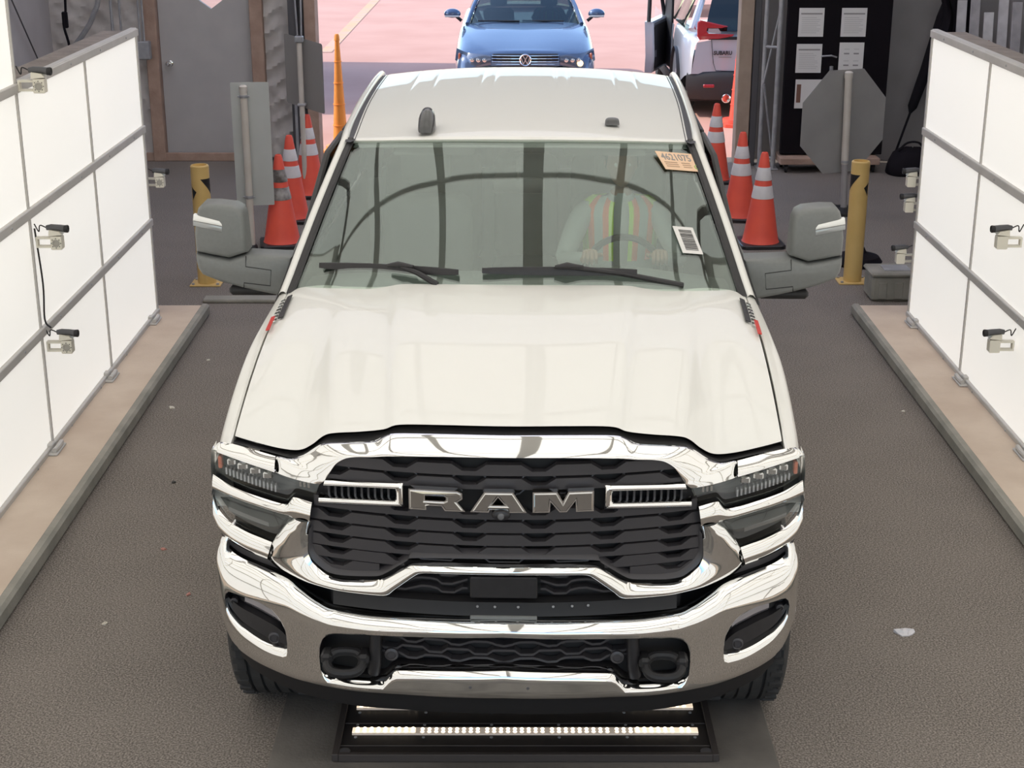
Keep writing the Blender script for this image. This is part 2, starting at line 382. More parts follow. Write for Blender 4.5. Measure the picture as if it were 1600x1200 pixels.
# building shell around the tunnel
tag(MB().box(-5.6, 5.8, -4.5, Y_EXIT + .3, 5.2, 5.21).build('roof', M_MEMB, smooth=0), kind='structure', label='unseen building roof over the bay, made translucent to brighten the rear')
tag(MB().box(-5.15, -4.95, -4.5, Y_EXIT + .15, 0, 5.2).build('wall_left_outer', M_SHEET, smooth=0), kind='structure', label='pale sheeted side wall behind the left light wall')
tag(MB().box(5.25, 5.45, -4.5, Y_EXIT + .15, 0, 5.2).build('wall_right_outer', M_WALLG, smooth=0), kind='structure', label='grey side wall behind the right light wall')
wb = MB(); Y0, Y1 = Y_EXIT + .05, Y_EXIT + .15
wb.box(-4.95, -3.80, Y0, Y1, 0, 5.2); wb.box(-3.80, -2.80, Y0, Y1, 2.12, 5.2); wb.box(-2.80, -2.10, Y0, Y1, 0, 5.2); wb.box(-2.10, 2.55, Y0, Y1, 3.05, 5.2); wb.box(2.55, 5.25, Y0, Y1, 0, 5.2)
wall_back = tag(wb.build('wall_back', M_WALLG, smooth=0), kind='structure', label='end wall of the building with the wide exit opening')
def sheet(x0, x1, z0, z1, y, nx, nz, seed, amp=.11):
    rnd = random.Random(seed); w = [(rnd.uniform(1, 6), rnd.uniform(-5, 5), rnd.uniform(0, 6), rnd.uniform(.2, .5)) for _ in range(4)] + [(rnd.uniform(-14, 14), rnd.uniform(6, 16), rnd.uniform(0, 6), rnd.uniform(.15, .35)) for _ in range(7)]
    rows = []
    for j in range(nz + 1):
        row = []
        for i in range(nx + 1):
            x = x0 + (x1 - x0) * i / nx; z = z0 + (z1 - z0) * j / nz
            d = sum(a * (1 - abs(math.sin(kx * x + kz * z + p + .8 * math.sin(2.1 * x - 1.3 * z + p)))) ** 2 for kx, kz, p, a in w) / 2.2
            row.append((x, y - amp * d, z))
        rows.append(row)
    return MB().loft(rows)
sheet(-4.95, -3.93, .04, 3.2, Y_EXIT + .03, 40, 90, 3).build('insulation_sheet', M_FABRIC, wall_back)
sheet(-2.66, -2.36, .04, 3.2, Y_EXIT + .03, 20, 90, 5).build('insulation_sheet', M_FABRIC, wall_back)
# door with its diamond-shaped light
dr = MB(); dia = [(-3.22 + a, 1.775 + b) for a, b in ((0, -.15), (.21, 0), (0, .15), (-.21, 0))]
dr.prism([(-3.79, .02), (-2.81, .02), (-2.81, 2.1), (-3.79, 2.1)], lambda a, b, d: (a, Y_EXIT + d, b), 0, .05, 0, [dia])
door = tag(dr.build('door_1', M_DOORP, smooth=0), kind='structure', label='plain pale grey door in the end wall with a diamond window')
dp = MB().prism(inset(dia, -.004), lambda a, b, d: (a, Y_EXIT + .02 + d, b), 0, .008).build('pane', M_CLEAR, door, 0)
kn = MB().lathe([(.035, 0), (.035, -.01), (.014, -.015), (.014, -.04), (.030, -.05), (.034, -.065), (.024, -.085), (0, -.088)], (-3.70, Y_EXIT, 1.05), 'y', 20).build('door_knob', M_CHROME, door)
for n, (a, b) in enumerate(((-3.93, -3.80), (-2.80, -2.66))):
    tag(MB().box(a, b, Y_EXIT - .10, Y_EXIT + .06, 0, 2.25, 0, bev=.006).build('trim_%d' % (4 + n), M_WOODB, smooth=0), kind='structure')
tag(MB().box(-4.9, -2.66, Y_EXIT - .08, Y_EXIT - .045, 0, .09, 0, bev=.005).build('baseboard_back', M_WOODB, smooth=0), kind='structure')
# jambs of the exit
def jamb(name, parts, label):
    root = empty(name, (0, 0, 0)); tag(root, label, 'column'); root['kind'] = 'structure'
    del root['category']
    for nm, m, mt in parts: m.build(nm, mt, root, 0)
pl = MB().box(-2.36, -2.28, 16.45, 16.62, 0, 4.1, 0, bev=.005); pl2 = MB().box(-2.20, -2.08, 16.5, 16.78, 0, 4.1, 0, bev=.005)
rods = MB().tube([(-2.34, 16.40, 4), (-2.25, 16.40, 1.0)], .010, 8); rods2 = MB().tube([(-2.16, 16.40, 4), (-2.23, 16.40, 1.0)], .010, 8)
jamb('trim_6', [('steel_post', pl, M_DSTEEL), ('timber_post', pl2, M_WOODB), ('tie_rod', rods, M_STEEL), ('tie_rod', rods2, M_STEEL), ('steel_post', MB().box(-2.29, -2.19, 16.62, 16.72, 0, 4.1, 0, bev=.004), M_DSTEEL), ('steel_post', MB().box(-2.32, -2.295, 16.36, 16.40, 0, 1.0, 0, bev=.003), M_STEEL)], 'steel and timber post on the left of the exit opening')
tr = []
tr.append(('timber_post', MB().box(2.40, 2.54, 16.38, 16.6, 0, 4.1, 0, bev=.006), mat('tan_timber', (.33, .25, .19), .8, noise=(8, (.38, .29, .22), 5))))
tr.append(('steel_post', MB().box(2.55, 2.62, 16.40, 16.6, 0, 4.1, 0, bev=.005), M_DSTEEL))
tr.append(('truss_chord', MB().tube([(2.655, 16.30, 0), (2.655, 16.30, 4.1)], .022, 10), M_STEEL))
tr.append(('truss_chord', MB().tube([(2.79, 16.22, 0), (2.79, 16.22, 4.1)], .026, 10), M_STEEL))
for k in range(5): tr.append(('truss_web', MB().tube([(2.655 if k % 2 else 2.79, 16.28, .12 + k * .78), (2.79 if k % 2 else 2.655, 16.24, .12 + (k + 1) * .78)], .011, 8), M_STEEL))
for z in (.12, 1.28): tr.append(('truss_tie', MB().tube([(2.655, 16.30, z), (2.79, 16.22, z)], .018, 8), M_STEEL))
tr.append(('truss_foot', MB().box(2.62, 2.84, 16.15, 16.38, 0, .015, 0, bev=.004), M_STEEL))
jamb('trim_7', tr, 'timber post and steel truss on the right of the exit opening')

# things fixed high on the left: conduit, junction box, steel column, cable
def single(name, mb, m, label, cat, group=None, smooth=35):
    return tag(mb.build(name, m, smooth=smooth), label, cat, group)
c = empty('conduit_run', (-4.05, 16.54, 0)); tag(c, 'thin grey conduit pipes with junction box left of the door', 'conduit')
MB().tube([(-.20, .05, 1.05), (-.20, .05, 1.6), (-.20, .05, 3.4)], .016, 8).build('pipe', M_STEEL, c)
MB().tube([(-.11, .05, 1.3), (-.11, .05, 3.4)], .013, 8).build('pipe', M_STEEL, c)
MB().tube([(.05, .0, 1.22), (-.25, .0, 1.215)], .012, 8).build('pipe', M_STEEL, c)
MB().tube([(.10, .0, 1.3), (.10, .0, 3.4)], .012, 8).build('pipe', M_STEEL, c); MB().tube([(.14, .0, 1.3), (.14, .0, 3.4)], .012, 8).build('pipe', M_STEEL, c)
MB().box(.04, .20, -.05, .05, 1.12, 1.31, 0, bev=.01).build('junction_box', M_STEEL, c)
MB().tube(cr([(-.28, .0, 3.2), (-.30, .0, 1.9), (-.38, .0, 1.58), (-.52, .0, 1.36), (-.72, .0, 1.15)], 6), .028, 8).build('bent_pipe', M_STEEL, c)
c = empty('steel_column', (-4.86, 14.2, 0)); tag(c, 'dark steel column against the pale left side wall', 'column')
MB().box(-.05, .05, -.035, .035, 0, 5.2, 0, bev=.004).build('web', M_DSTEEL, c, 0); MB().box(-.07, .07, -.06, -.045, 0, 5.2, 0, bev=.003).build('flange', M_STEEL, c, 0)
MB().box(-.07, .07, .045, .06, 0, 5.2, 0, bev=.003).build('flange', M_STEEL, c, 0)
single('brace_cable', MB().tube([(-4.90, 14.6, 2.6), (-4.90, 16.3, .9)], .008, 6), M_DSTEEL, 'thin dark brace cable crossing the pale left side wall', 'cable')
c = empty('strap', (-4.62, 16.50, 0)); c.location.x = -4.72; tag(c, 'dark hanging strap in the left corner beside the insulation', 'strap')
MB().tube(cr([(0, 0, 3), (.02, 0, 1.75), (-.015, -.02, 1.5), (.02, 0, 1.25), (.01, 0, .9)], 5), .014, 6).build('webbing', M_CLOTH, c); MB().box(-.03, .03, -.02, .02, 1.45, 1.62, 0, bev=.01).build('knot', M_CLOTH, c)

# unseen containers added left of the exit to cast the yard's shadow band
def container(z, label):
    m = MB(); n = 40; rows = []
    for zz in (0, 2.59):
        row = []
        for (ax, ay), (bx, by) in (((-11.4, 20.4), (-5.3, 20.4)), ((-5.3, 20.4), (-5.3, 25.4)), ((-5.3, 25.4), (-11.4, 25.4)), ((-11.4, 25.4), (-11.4, 20.4))):
            nx, ny = (by - ay), -(bx - ax); l = math.hypot(nx, ny); nx /= l; ny /= l
            for k in range(n):
                t = k / n; o = .025 if (k % 4) in (1, 2) else 0
                row.append((ax + (bx - ax) * t + nx * o - nx * .03, ay + (by - ay) * t + ny * o - ny * .03, zz))
        rows.append(row)
    m.loft(rows, 0, True, True)
    root = empty('shade_container', (0, 0, z)); tag(root, label, 'container')
    m.build('corrugated_shell', M_CONT, root, 0)
    for x in (-11.4, -5.3):
        for y in (20.4, 25.4): MB().box(x - .07, x + .07, y - .07, y + .07, 0, 2.59, 0, bev=.01).build('corner_post', M_DSTEEL, root, 0)
container(0, 'unseen blue container added left of the exit to shade the yard, lower of two')
container(2.59, 'unseen blue container added left of the exit to shade the yard, upper of two')

# ------------------------------------------------------------------ the white pickup truck
T = empty('pickup_truck', (-.03, 4.65, 0), R(-1.5))
tag(T, 'white pickup truck with chrome grille and large tow mirrors facing the camera', 'truck')
def SW(x): x = abs(x); return .24 * x * x + .035 * x**6
def F(x, z, off): return Vector((x, SW(x) + off, z))
def both(name, mb, m, parent=None, smooth=35, label=None):
    a = mb.build(name, m, parent or T, smooth); b = mb.mir().build(name, m, parent or T, smooth)
    if label: a['label'] = label; b['label'] = label
    return a, b
def strip(A, B, k=4, nv=6, bulge=.012, lip=.03, ten=.5, m=0):
    """skin between two matched edges, bulging forward, edges folded back"""
    A = cr(A, k, ten); B = cr(B, k, ten); rows = []
    if lip: rows.append([a + Vector((0, lip * .8, -lip * .55)) for a in A])
    for j in range(nv + 1):
        t = j / nv; rows.append([lerp(a, b, t) + Vector((0, -bulge * math.sin(PI * t) ** .7 if 0 < t < 1 else 0, 0)) for a, b in zip(A, B)])
    if lip: rows.append([b + Vector((0, lip, 0)) for b in B])
    return MB().loft(rows, m)
def sym(pts): return [Vector((-p[0], p[1], p[2])) for p in pts[:0:-1]] + [Vector(p) for p in pts]

# hood
HC = [(0, 1.337, 0, 1.61, 1.452), (.2, 1.336, .27, 1.612, 1.451), (.36, 1.328, .47, 1.618, 1.449), (.42, 1.306, .545, 1.64, 1.432), (.50, 1.290, .61, 1.67, 1.420),
      (.60, 1.273, .68, 1.70, 1.413), (.64, 1.256, .74, 1.72, 1.408), (.682, 1.219, .78, 1.75, 1.403), (.73, 1.191, .83, 1.78, 1.397), (.80, 1.184, .88, 1.80, 1.389), (.90, 1.187, .95, 1.81, 1.376), (.985, 1.19, 1.002, 1.80, 1.352)]
HCD = cr(HC, 5)
def hood_pt(c, v):
    xf, zf, xr, yr, zr = c; yf = SW(xf) + .22
    g = 1 - (1 - v) ** (1.75 + .35 * abs(xf)); e = v + .02 * math.sin(PI * v)
    return Vector((xf + (xr - xf) * e, yf + (yr - yf) * v, zf + (zr - zf) * g + .010 * math.sin(PI * v)))
def hood_s(s, v):
    i = min(int(s * (len(HCD) - 1)), len(HCD) - 2); t = s * (len(HCD) - 1) - i
    return lerp(hood_pt(HCD[i], v), hood_pt(HCD[i + 1], v), t)
cols = [Vector((-c[0], c[1], -c[2], c[3], c[4])) for c in HCD[:0:-1]] + list(HCD)
rows = []
def hood_row(fn):
    r = [fn(c) for c in cols]; a, b = r[0], r[-1]
    return [a + Vector((-.003, 0, -.03))] + r + [b + Vector((.003, 0, -.03))]
def hf(c): p = list(c); s = 1
rows.append(hood_row(lambda c: hood_pt(c, 0) + Vector((0, .05, -.012)))); rows.append(hood_row(lambda c: hood_pt(c, 0) + Vector((0, .010, -.006))))
for v in [0, .004, .012, .03] + [k / 26 for k in range(2, 27)]:
    d = -.003 * max(0, 1 - v / .02) ** 2
    rows.append(hood_row(lambda c, v=v, d=d: hood_pt(c, v) + Vector((0, 0, d))))
rows.append(hood_row(lambda c: hood_pt(c, 1) + Vector((0, .012, -.02))))
MB().loft(rows).build('hood', M_WHITE, T, 50)
# badge on each side of the hood
def hood_patch(s0, s1, v0, v1, lift, skew=0, th=.004, nu=2, nv=6):
    g = []
    for h in (lift, lift - th):
        g.append([[hood_s(s0 + (s1 - s0) * i / nu, v0 + (v1 - v0) * j / nv + skew * i / nu) + Vector((.5 * h, 0, .86 * h)) for j in range(nv + 1)] for i in range(nu + 1)])
    top, bot = g; m = MB(); m.loft(top); m.loft([top[0], bot[0]]); m.loft([top[-1], bot[-1]]); m.loft([[r[0] for r in top], [r[0] for r in bot]]); m.loft([[r[-1] for r in top], [r[-1] for r in bot]]); return m
def mir_if(m, sg): return m if sg > 0 else m.mir()
for sg in (1, -1):
    bd = mir_if(hood_patch(.925, .958, .68, .90, .012), sg).build('hood_badge', M_BLACKP, T, 0)
    for k in range(7): mir_if(hood_patch(.964, .992, .66 + k * .032, .66 + k * .032 + .021, .014, nv=2), sg).build('badge_letter', M_CHROME, bd, 0)
    mir_if(hood_patch(.978, 1.0, .585, .70, .018), sg).build('badge_red_field', mat('badge_red', (.55, .03, .02), .4), bd, 0)

# fenders
ZG = [(.40, 1.186), (.5, 1.192), (.6, 1.207), (.92, 1.272), (1.31, 1.328), (1.80, 1.350), (1.95, 1.352)]
XG = [(.40, .985), (.5, .990), (.6, .996), (.92, 1.004), (1.31, 1.008), (1.8, 1.006), (1.95, 1.006)]
XO = [(.40, 1.050), (.5, 1.062), (.7, 1.076), (1.2, 1.088), (1.95, 1.078)]
rows = []; NY = 44
for j in range(NY + 1):
    y = .41 + (1.90 - .41) * j / NY; zg, xg, xo = tab(y, ZG), tab(y, XG), tab(y, XO); q = .57**2 - (y - .82) ** 2
    za = max(.56, .42 + math.sqrt(q)) if q > 0 else .56
    if y < .5: za = max(za, .98)
    xx = [(xg + .002, zg - .035), (xg + .002, zg - .003), (xg + .010, zg + .001), ((xg + xo) / 2, zg - .012), (xo - .022, zg - .038), (xo - .006, zg - .075), (xo, zg - .13), (xo + .004, (zg - .13) * .6 + za * .4), (xo + .006, za + .05), (xo + .016, za + .012), (xo + .012, za), (xo - .06, za)]
    rows.append([(a, y, b) for a, b in xx])
both('fender', MB().loft(rows), M_WHITE, smooth=45)
MB().box(-.93, .93, .42, 1.75, .55, 1.10, 0, bev=.03).build('engine_bay', M_DEEP, T, 0)

# dark seal between hood and grille, dark backing behind the whole nose
he = sym([F(x, z - .02, .25) for x, z in [(c[0], c[1]) for c in HC]])
ch = [(0, 1.322), (.2, 1.321), (.36, 1.314), (.416, 1.300), (.459, 1.280), (.60, 1.262), (.642, 1.248), (.699, 1.206), (.753, 1.182), (.80, 1.184), (.90, 1.188), (.985, 1.186)]
ce = sym([F(x, z - .016, .19) for x, z in ch])
MB().loft([cr(he, 3), cr(ce, 3)]).build('hood_seal', M_DEEP, T)
rows = [[F(-1.0 + i * .05, z, .20) for i in range(41)] for z in (.42, .6, .8, 1.0, 1.16)]
MB().loft(rows).build('nose_backing', M_DEEP, T)

# chrome grille surround: crown, side cheeks, lower band
GR = empty('grille', (0, 0, 0)); GR.parent = T
co = [(0, 1.322, .165), (.2, 1.321, .165), (.37, 1.313, .165), (.416, 1.300, .16), (.459, 1.280, .155), (.60, 1.262, .15), (.642, 1.248, .148), (.699, 1.206, .142), (.753, 1.184, .135), (.80, 1.186, .13), (.803, 1.160, .115), (.803, 1.136, .105)]
ci = [(0, 1.272, .085), (.2, 1.270, .085), (.34, 1.263, .085), (.40, 1.258, .085), (.45, 1.251, .085), (.50, 1.246, .085), (.54, 1.236, .085), (.575, 1.212, .085), (.60, 1.175, .085), (.615, 1.150, .085), (.625, 1.138, .085), (.637, 1.128, .085)]
MB_crown = strip(sym([F(*p) for p in co]), sym([F(*p) for p in ci]), 4, 8, .014, .05, .4)
MB_crown.build('chrome_crown', M_CHROME, GR, 60)
ii = [(.672, .984, .088), (.682, .962, .086), (.687, .940, .086), (.690, .90, .086), (.691, .862, .084), (.676, .826, .082), (.622, .788, .08), (.56, .784, .078), (.445, .797, .075), (.405, .817, .075), (.335, .867, .072), (.305, .880, .07), (.2, .887, .07), (0, .890, .07)]
oo = [(.735, .984, .078), (.765, .962, .075), (.782, .938, .07), (.822, .878, .07), (.842, .812, .075), (.80, .776, .075), (.70, .752, .065), (.575, .744, .055), (.415, .750, .05), (.375, .778, .05), (.305, .836, .05), (.275, .850, .05), (.18, .853, .05), (0, .855, .05)]
lo_i = [F(*p) for p in ii[::-1]]; lo_o = [F(*p) for p in oo[::-1]]
strip(sym(lo_i), sym(lo_o), 5, 8, .018, .05, .35).build('chrome_lower_band', M_CHROME, GR, 60)
# thin chrome return inside the opening
def zx(z): return tab(z, [(.78, .60), (.80, .64), (.83, .688), (.95, .684), (1.05, .652), (1.14, .617), (1.21, .572), (1.243, .527), (1.26, .42)])
# grille backing and bars
rows = [[F(x / 20 * zx(z) * 1.02, z, .155) for x in range(-20, 21)] for z in (.79, .83, .9, 1.0, 1.1, 1.2, 1.262)]
MB().loft(rows).build('grille_backing', M_DEEP, GR)
def bump_top(x, sp=.235, w0=.058, w1=.094, h=.024):
    d = abs((x + sp / 2) % sp - sp / 2); return h if d < w0 else 0 if d > w1 else h * (w1 - d) / (w1 - w0)
def bar_xs(xm, sp=.235, w0=.058, w1=.094):
    s = {round(-xm + i * 2 * xm / 28, 4) for i in range(29)}
    for k in range(-4, 5):
        for d in (-w1, -w0, w0, w1):
            if abs(k * sp + d) < xm: s.add(round(k * sp + d, 4))
    return sorted(s)
def grille_bar(z, xm, off=.100, hb=.008, xin=0, dep=.030, only=1, **kw):
    m = MB()
    for sgn in ((1,) if not xin else (only,)):
        xs = [x for x in bar_xs(xm) if (not xin or x > xin)]
        rows = [[F(sgn * x, z + hb + bump_top(x, **kw) * (1 if k in (0, 1) else 0) * 1.0 if k < 2 else z - hb, off + (dep if k in (0, 3) else 0)) for x in xs] for k in range(4)]
        m.loft(rows)
    return m
BZ = [1.208, 1.158, 1.048, .998, .950, .902]
for z in BZ: grille_bar(z, zx(z) + .01).build('grille_bar', M_GRILLE, GR, 25)
for z in (.858, .815):
    for sg in (1, -1): grille_bar(z, zx(z) + .005, xin=.345 if z > .85 else .43, only=sg).build('grille_bar', M_GRILLE, GR, 25)
for z in BZ:                                                                 # hexagon webs hanging under the bars
    for k in range(-2, 3):
        c = k * .235
        if abs(c) + .07 > zx(z - .03): continue
        MB().tube([F(c - .078, z - .008, .125), F(c - .052, z - .030, .12), F(c + .052, z - .030, .12), F(c + .078, z - .008, .125)], .0045, 6).build('grille_web', M_GRILLE, GR)
# black inner shroud that rounds the lower corners
ish = [(.684, .95), (.690, .87), (.676, .835), (.622, .797), (.56, .793), (.445, .806), (.405, .826), (.335, .876), (.305, .889), (0, .899)]
A = sym([F(a, b, .086) for a, b in ish[::-1]]); B = sym([F(a - .02, b + .028, .115) for a, b in ish[:-1]][::-1] if 0 else [F(a * .965, b + .026, .118) for a, b in ish[::-1]])
strip(A, B, 4, 4, .006, 0, .35).build('inner_shroud', M_GRILLE, GR)
# side nostril frames with upright louvres
fr = [(.640, 1.062), (.36, 1.083), (.346, 1.087), (.340, 1.096), (.340, 1.157), (.346, 1.166), (.36, 1.169), (.616, 1.150)]
fi = [(.640, 1.085), (.38, 1.103), (.371, 1.106), (.367, 1.112), (.367, 1.137), (.371, 1.144), (.38, 1.146), (.622, 1.130)]
for o in both('nostril_frame', strip([F(a, b, .075) for a, b in fr], [F(a, b, .075) for a, b in fi], 4, 6, .012, .04, .4), M_CHROME, GR, 60): pass
for k in range(10):
    x = .395 + k * .0235
    m = MB().box(-.0035, .0035, 0, .04, -.022, .022, 0); M_ = Matrix.Translation(F(x, 1.118 - (x - .39) * .055, .10))
    both('louvre', m.xf(M_), M_GRILLE, GR, 0)
both('nostril_bed', MB().loft([[F(x, z - (x - .36) * .06, .14) for x in (.36, .45, .54, .63)] for z in (1.092, 1.15)]), M_BLACKP, GR)
# emblem letters
LT = {'R': ([(0, 0), (0, 1), (.86, 1), (.945, .9), (.95, .62), (.86, .45), (1, 0), (.64, 0), (.58, .22), (.31, .22), (.31, 0)], [[(.29, .48), (.29, .72), (.62, .72), (.66, .67), (.66, .53), (.62, .48)]]),
      'A': ([(0, 0), (.25, 1), (.76, 1), (1, 0), (.67, 0), (.65, .13), (.35, .13), (.33, 0)], [[(.385, .36), (.495, .74), (.615, .36)]]),
      'M': ([(0, 0), (0, 1), (.40, 1), (.495, .52), (.58, 1), (1, 1), (1, 0), (.71, 0), (.70, .55), (.56, 0), (.44, 0), (.29, .52), (.28, 0)], [])}
for l, x0, w in (('R', -.320, .192), ('A', -.112, .190), ('M', .098, .205)):
    o, h = LT[l]; sc = lambda p: [(x0 + a * w, 1.089 + b * .074) for a, b in p]
    fn = lambda a, b, d: F(a, b, .048 + d)
    e = MB().prism(sc(o), fn, 0, .03, 0, [sc(q) for q in h]).build('emblem_letter', M_CHROME, GR, 0)
    MB().prism(inset(sc(o), .0045), fn, -.004, .005, 0, [inset(sc(q), -.004) for q in h], bev=.003).build('letter_face', M_BRUSH, e, 0)
cmr = MB().lathe([(.030, 0), (.030, -.035), (.026, -.042), (.012, -.046), (0, -.046)], (0, 0, 0), 'y', 20); cmr.v = [(x * 1.05 - .008, y + .075, z * .62 + 1.083) for x, y, z in cmr.v]
o = cmr.build('front_camera', M_BLACKP, GR); MB().lathe([(.012, 0), (.010, -.006), (0, -.008)], (-.008, .030, 1.083), 'y', 16).build('camera_lens', M_LAMPIN, o)

# lower intake between the chrome band and the bumper
LI = empty('lower_intake', (0, 0, 0)); LI.parent = T
MB().loft([[F(x / 20 * .62, z, .13) for x in range(-20, 21)] for z in (.66, .74, .86)]).build('intake_backing', M_DEEP, LI)
for z, xm in ((.832, .32), (.800, .36), (.768, .40)):
    for sgn in (1, -1):
        xs = [x for x in bar_xs(xm, .16, .034, .055) if x > .115]
        m = MB().loft([[F(sgn * x, z + (.004 if k < 2 else -.004) + bump_top(x + .05, .16, .034, .055, .018), .085 + (.03 if k in (0, 3) else 0)) for x in xs] for k in range(4)])
        m.build('mesh_bar', M_GRILLE, LI, 25)
MB().box(-.115, .115, .055, .075, .765, .845, 0, bev=.004).build('radar_plate', M_BLACKP, LI)
m = MB().loft([[F(x / 24 * .60, z - .006 * abs(x / 24), off) for x in range(-24, 25)] for z, off in ((.752, .10), (.748, .06), (.715, .055), (.70, .05))]); m.build('intake_lip', M_DEEP, LI)
for x in (-.09, -.03, .05, .17, .235, .29): MB().lathe([(.005, 0), (.004, -.003), (0, -.004)], F(x, .735, .052), 'y', 8).build('rivet', M_STEEL, LI)
MB().box(-.115, .115, .040, .052, .692, .704, 0, bev=.002).build('plate_bracket', M_INT, LI)

# headlamps
HL = []
lt = [(.638, 1.126, .10), (.70, 1.128, .10), (.80, 1.134, .10), (.92, 1.146, .10), (1.01, 1.154, .10), (1.046, 1.152, .10)]
lb = [(.664, 1.058, .10), (.735, 1.066, .10), (.772, 1.034, .10), (.90, 1.044, .10), (.98, 1.055, .10), (1.044, 1.075, .10)]
A = [F(*p) for p in lt]; B = [F(*p) for p in lb]
sh = lambda L, d, dz=0: [p + Vector((0, d, dz)) for p in L]
for sgn in (1, -1):
    H = empty('headlamp', (0, 0, 0)); H.parent = T
    def add(nm, mb, mt, sm=35): (mb if sgn > 0 else mb.mir()).build(nm, mt, H, sm)
    add('lens', strip(A, B, 5, 5, .010, .02, .35), M_LENS); add('housing', strip(sh(A, .07, -.004), sh(B, .05, .004), 5, 3, -.02, 0, .35), M_LAMPIN)
    m = MB()
    for x, w in ((.835, .036), (.885, .036), (.935, .036), (.98, .03)):
        p = F(x, 1.112 + (x - .83) * .11, .13); m.box(p.x - w / 2, p.x + w / 2, p.y - .02, p.y + .03, p.z - .012, p.z + .014, 0, bev=.005)
    add('reflector_block', m, M_REFL)
    m = MB()
    for k in range(14):
        x = .81 + k * .015; p = F(x, 1.068 + (x - .81) * .10, .125); m.box(p.x - .003, p.x + .003, p.y - .006, p.y + .02, p.z - .014, p.z + .012)
    add('fluted_strip', m, mat('lamp_flute', (.62, .62, .63), .25, .5), 0)
    m = MB()
    for x in (.685, .70, .715): p = F(x, 1.10, .125); m.box(p.x - .004, p.x + .004, p.y, p.y + .02, p.z - .010, p.z + .010)
    add('chrome_fins', m, M_REFL, 0)
    p = F(1.022, 1.12, .11); add('amber_marker', MB().box(p.x - .002, p.x + .012, p.y + .0, p.y + .03, p.z - .026, p.z + .020, 0, bev=.003), M_AMBER)
    # lower smoked lamp
    A2 = [F(*p) for p in [(.678, .984, .085), (.735, .987, .085), (.80, .993, .085), (.92, 1.004, .085), (1.01, 1.014, .085), (1.050, 1.016, .085)]]
    B2 = [F(*p) for p in [(.690, .945, .085), (.772, .942, .085), (.822, .879, .085), (.92, .893, .085), (.995, .914, .085), (1.046, .965, .085)]]
    add('lower_lens', strip(A2, B2, 5, 5, .008, .02, .35), M_LENS); add('lower_housing', strip(sh(A2, .06, -.004), sh(B2, .05, .004), 5, 3, -.02, 0, .35), mat('lamp_smoke', (.075, .075, .075), .3, .5))
    m = MB(); m.loft([[F(x, .93 + (x - .84) * .12 + dz, .10) for x in (.84, .90, .96, 1.0)] for dz in (-.008, .008)]); add('light_guide', m, mat('light_guide', (.16, .155, .15), .3))
    # chrome strips around the lamps
    T1 = [F(*p) for p in [(.806, 1.184, .135), (.90, 1.189, .14), (.975, 1.188, .145), (1.03, 1.182, .14), (1.052, 1.165, .125)]]; T2 = [F(*p) for p in [(.806, 1.137, .10), (.90, 1.147, .10), (.975, 1.154, .10), (1.03, 1.157, .10), (1.056, 1.155, .11)]]
    add('chrome_brow', strip(T1, T2, 5, 6, .010, .04, .35), M_CHROME, 60)
    add('chrome_strip', strip([F(a, b, .085) for a, b in ((.668, 1.055), (.736, 1.063), (.772, 1.030), (.90, 1.040), (.98, 1.050), (1.054, 1.072))], [F(a, b, .075) for a, b in ((.678, .986), (.74, .989), (.80, .995), (.92, 1.006), (1.0, 1.014), (1.058, 1.018))], 5, 7, .013, .04, .35), M_CHROME, 60)
    add('chrome_cheek', strip([F(a, b, .078) for a, b in ((.826, .876), (.92, .889), (.99, .908), (1.038, .945), (1.056, 1.0))], [F(a, b, .065) for a, b in ((.846, .812), (.92, .822), (.985, .838), (1.035, .864), (1.060, .905))], 5, 7, .013, .012, .4), M_CHROME, 60)
    add('dark_lower_strip', strip([F(a, b, .075) for a, b in ((.846, .806), (.92, .816), (.985, .832), (1.035, .858))], [F(a, b, .085) for a, b in ((.80, .772), (.90, .784), (.97, .798), (1.03, .83))], 4, 2, 0, .02, .4), M_GRILLE)
    # side return of the lamp cluster back to the fender
    m = MB(); pts = [(1.056, 1.165), (1.062, 1.10), (1.062, 1.02), (1.062, .95), (1.060, .88)]
    m.loft([[(x, SW(1.055) + .10 + d, z) for x, z in pts] for d in (-.01, .02, .05, .08)]); add('chrome_side', m, M_CHROME, 60)

# front bumper, built column by column so the two kinds of opening are cut clean through it
BP = empty('front_bumper', (0, 0, 0)); BP.parent = T
ZT = [(0, .696), (.287, .688), (.486, .678), (.60, .681), (.65, .696), (.72, .731), (.763, .754), (.855, .775), (.95, .79), (1.0, .81), (1.03, .838), (1.08, .862), (1.25, .85)]
ZB = [(0, .394), (.348, .386), (.566, .374), (.716, .377), (.871, .398), (.96, .425), (1.0, .457), (1.03, .50), (1.08, .545), (1.25, .57)]
O1 = [(0, .641), (.411, .620), (.58, .602), (.613, .593), (.636, .573), (.648, .54), (.652, .505)]
O2 = [(0, .512), (.375, .487), (.39, .478), (.423, .441), (.44, .434), (.60, .424), (.63, .436), (.645, .462), (.652, .505)]
G1 = [(.772, .53), (.778, .575), (.79, .605), (.833, .647), (.911, .668), (1.0, .664), (1.012, .65), (1.018, .63)]
G2 = [(.772, .53), (.776, .505), (.79, .497), (.825, .498), (.944, .534), (.991, .574), (1.012, .61), (1.018, .63)]
def plan(s):
    if s <= 1: return s, SW(s)
    return tab(s, [(1, 1), (1.03, 1.027), (1.08, 1.052), (1.15, 1.061), (1.25, 1.056)]), tab(s, [(1, .275), (1.03, .300), (1.08, .345), (1.15, .415), (1.25, .515)])
def opening(s):
    if s <= .652: return tab(s, O1), tab(s, O2), 1
    if .772 <= s <= 1.018: return tab(s, G1), tab(s, G2), 1
    z = tab(s, [(.652, .505), (.772, .53), (1.018, .63), (1.25, .66)]); return z, z, 0
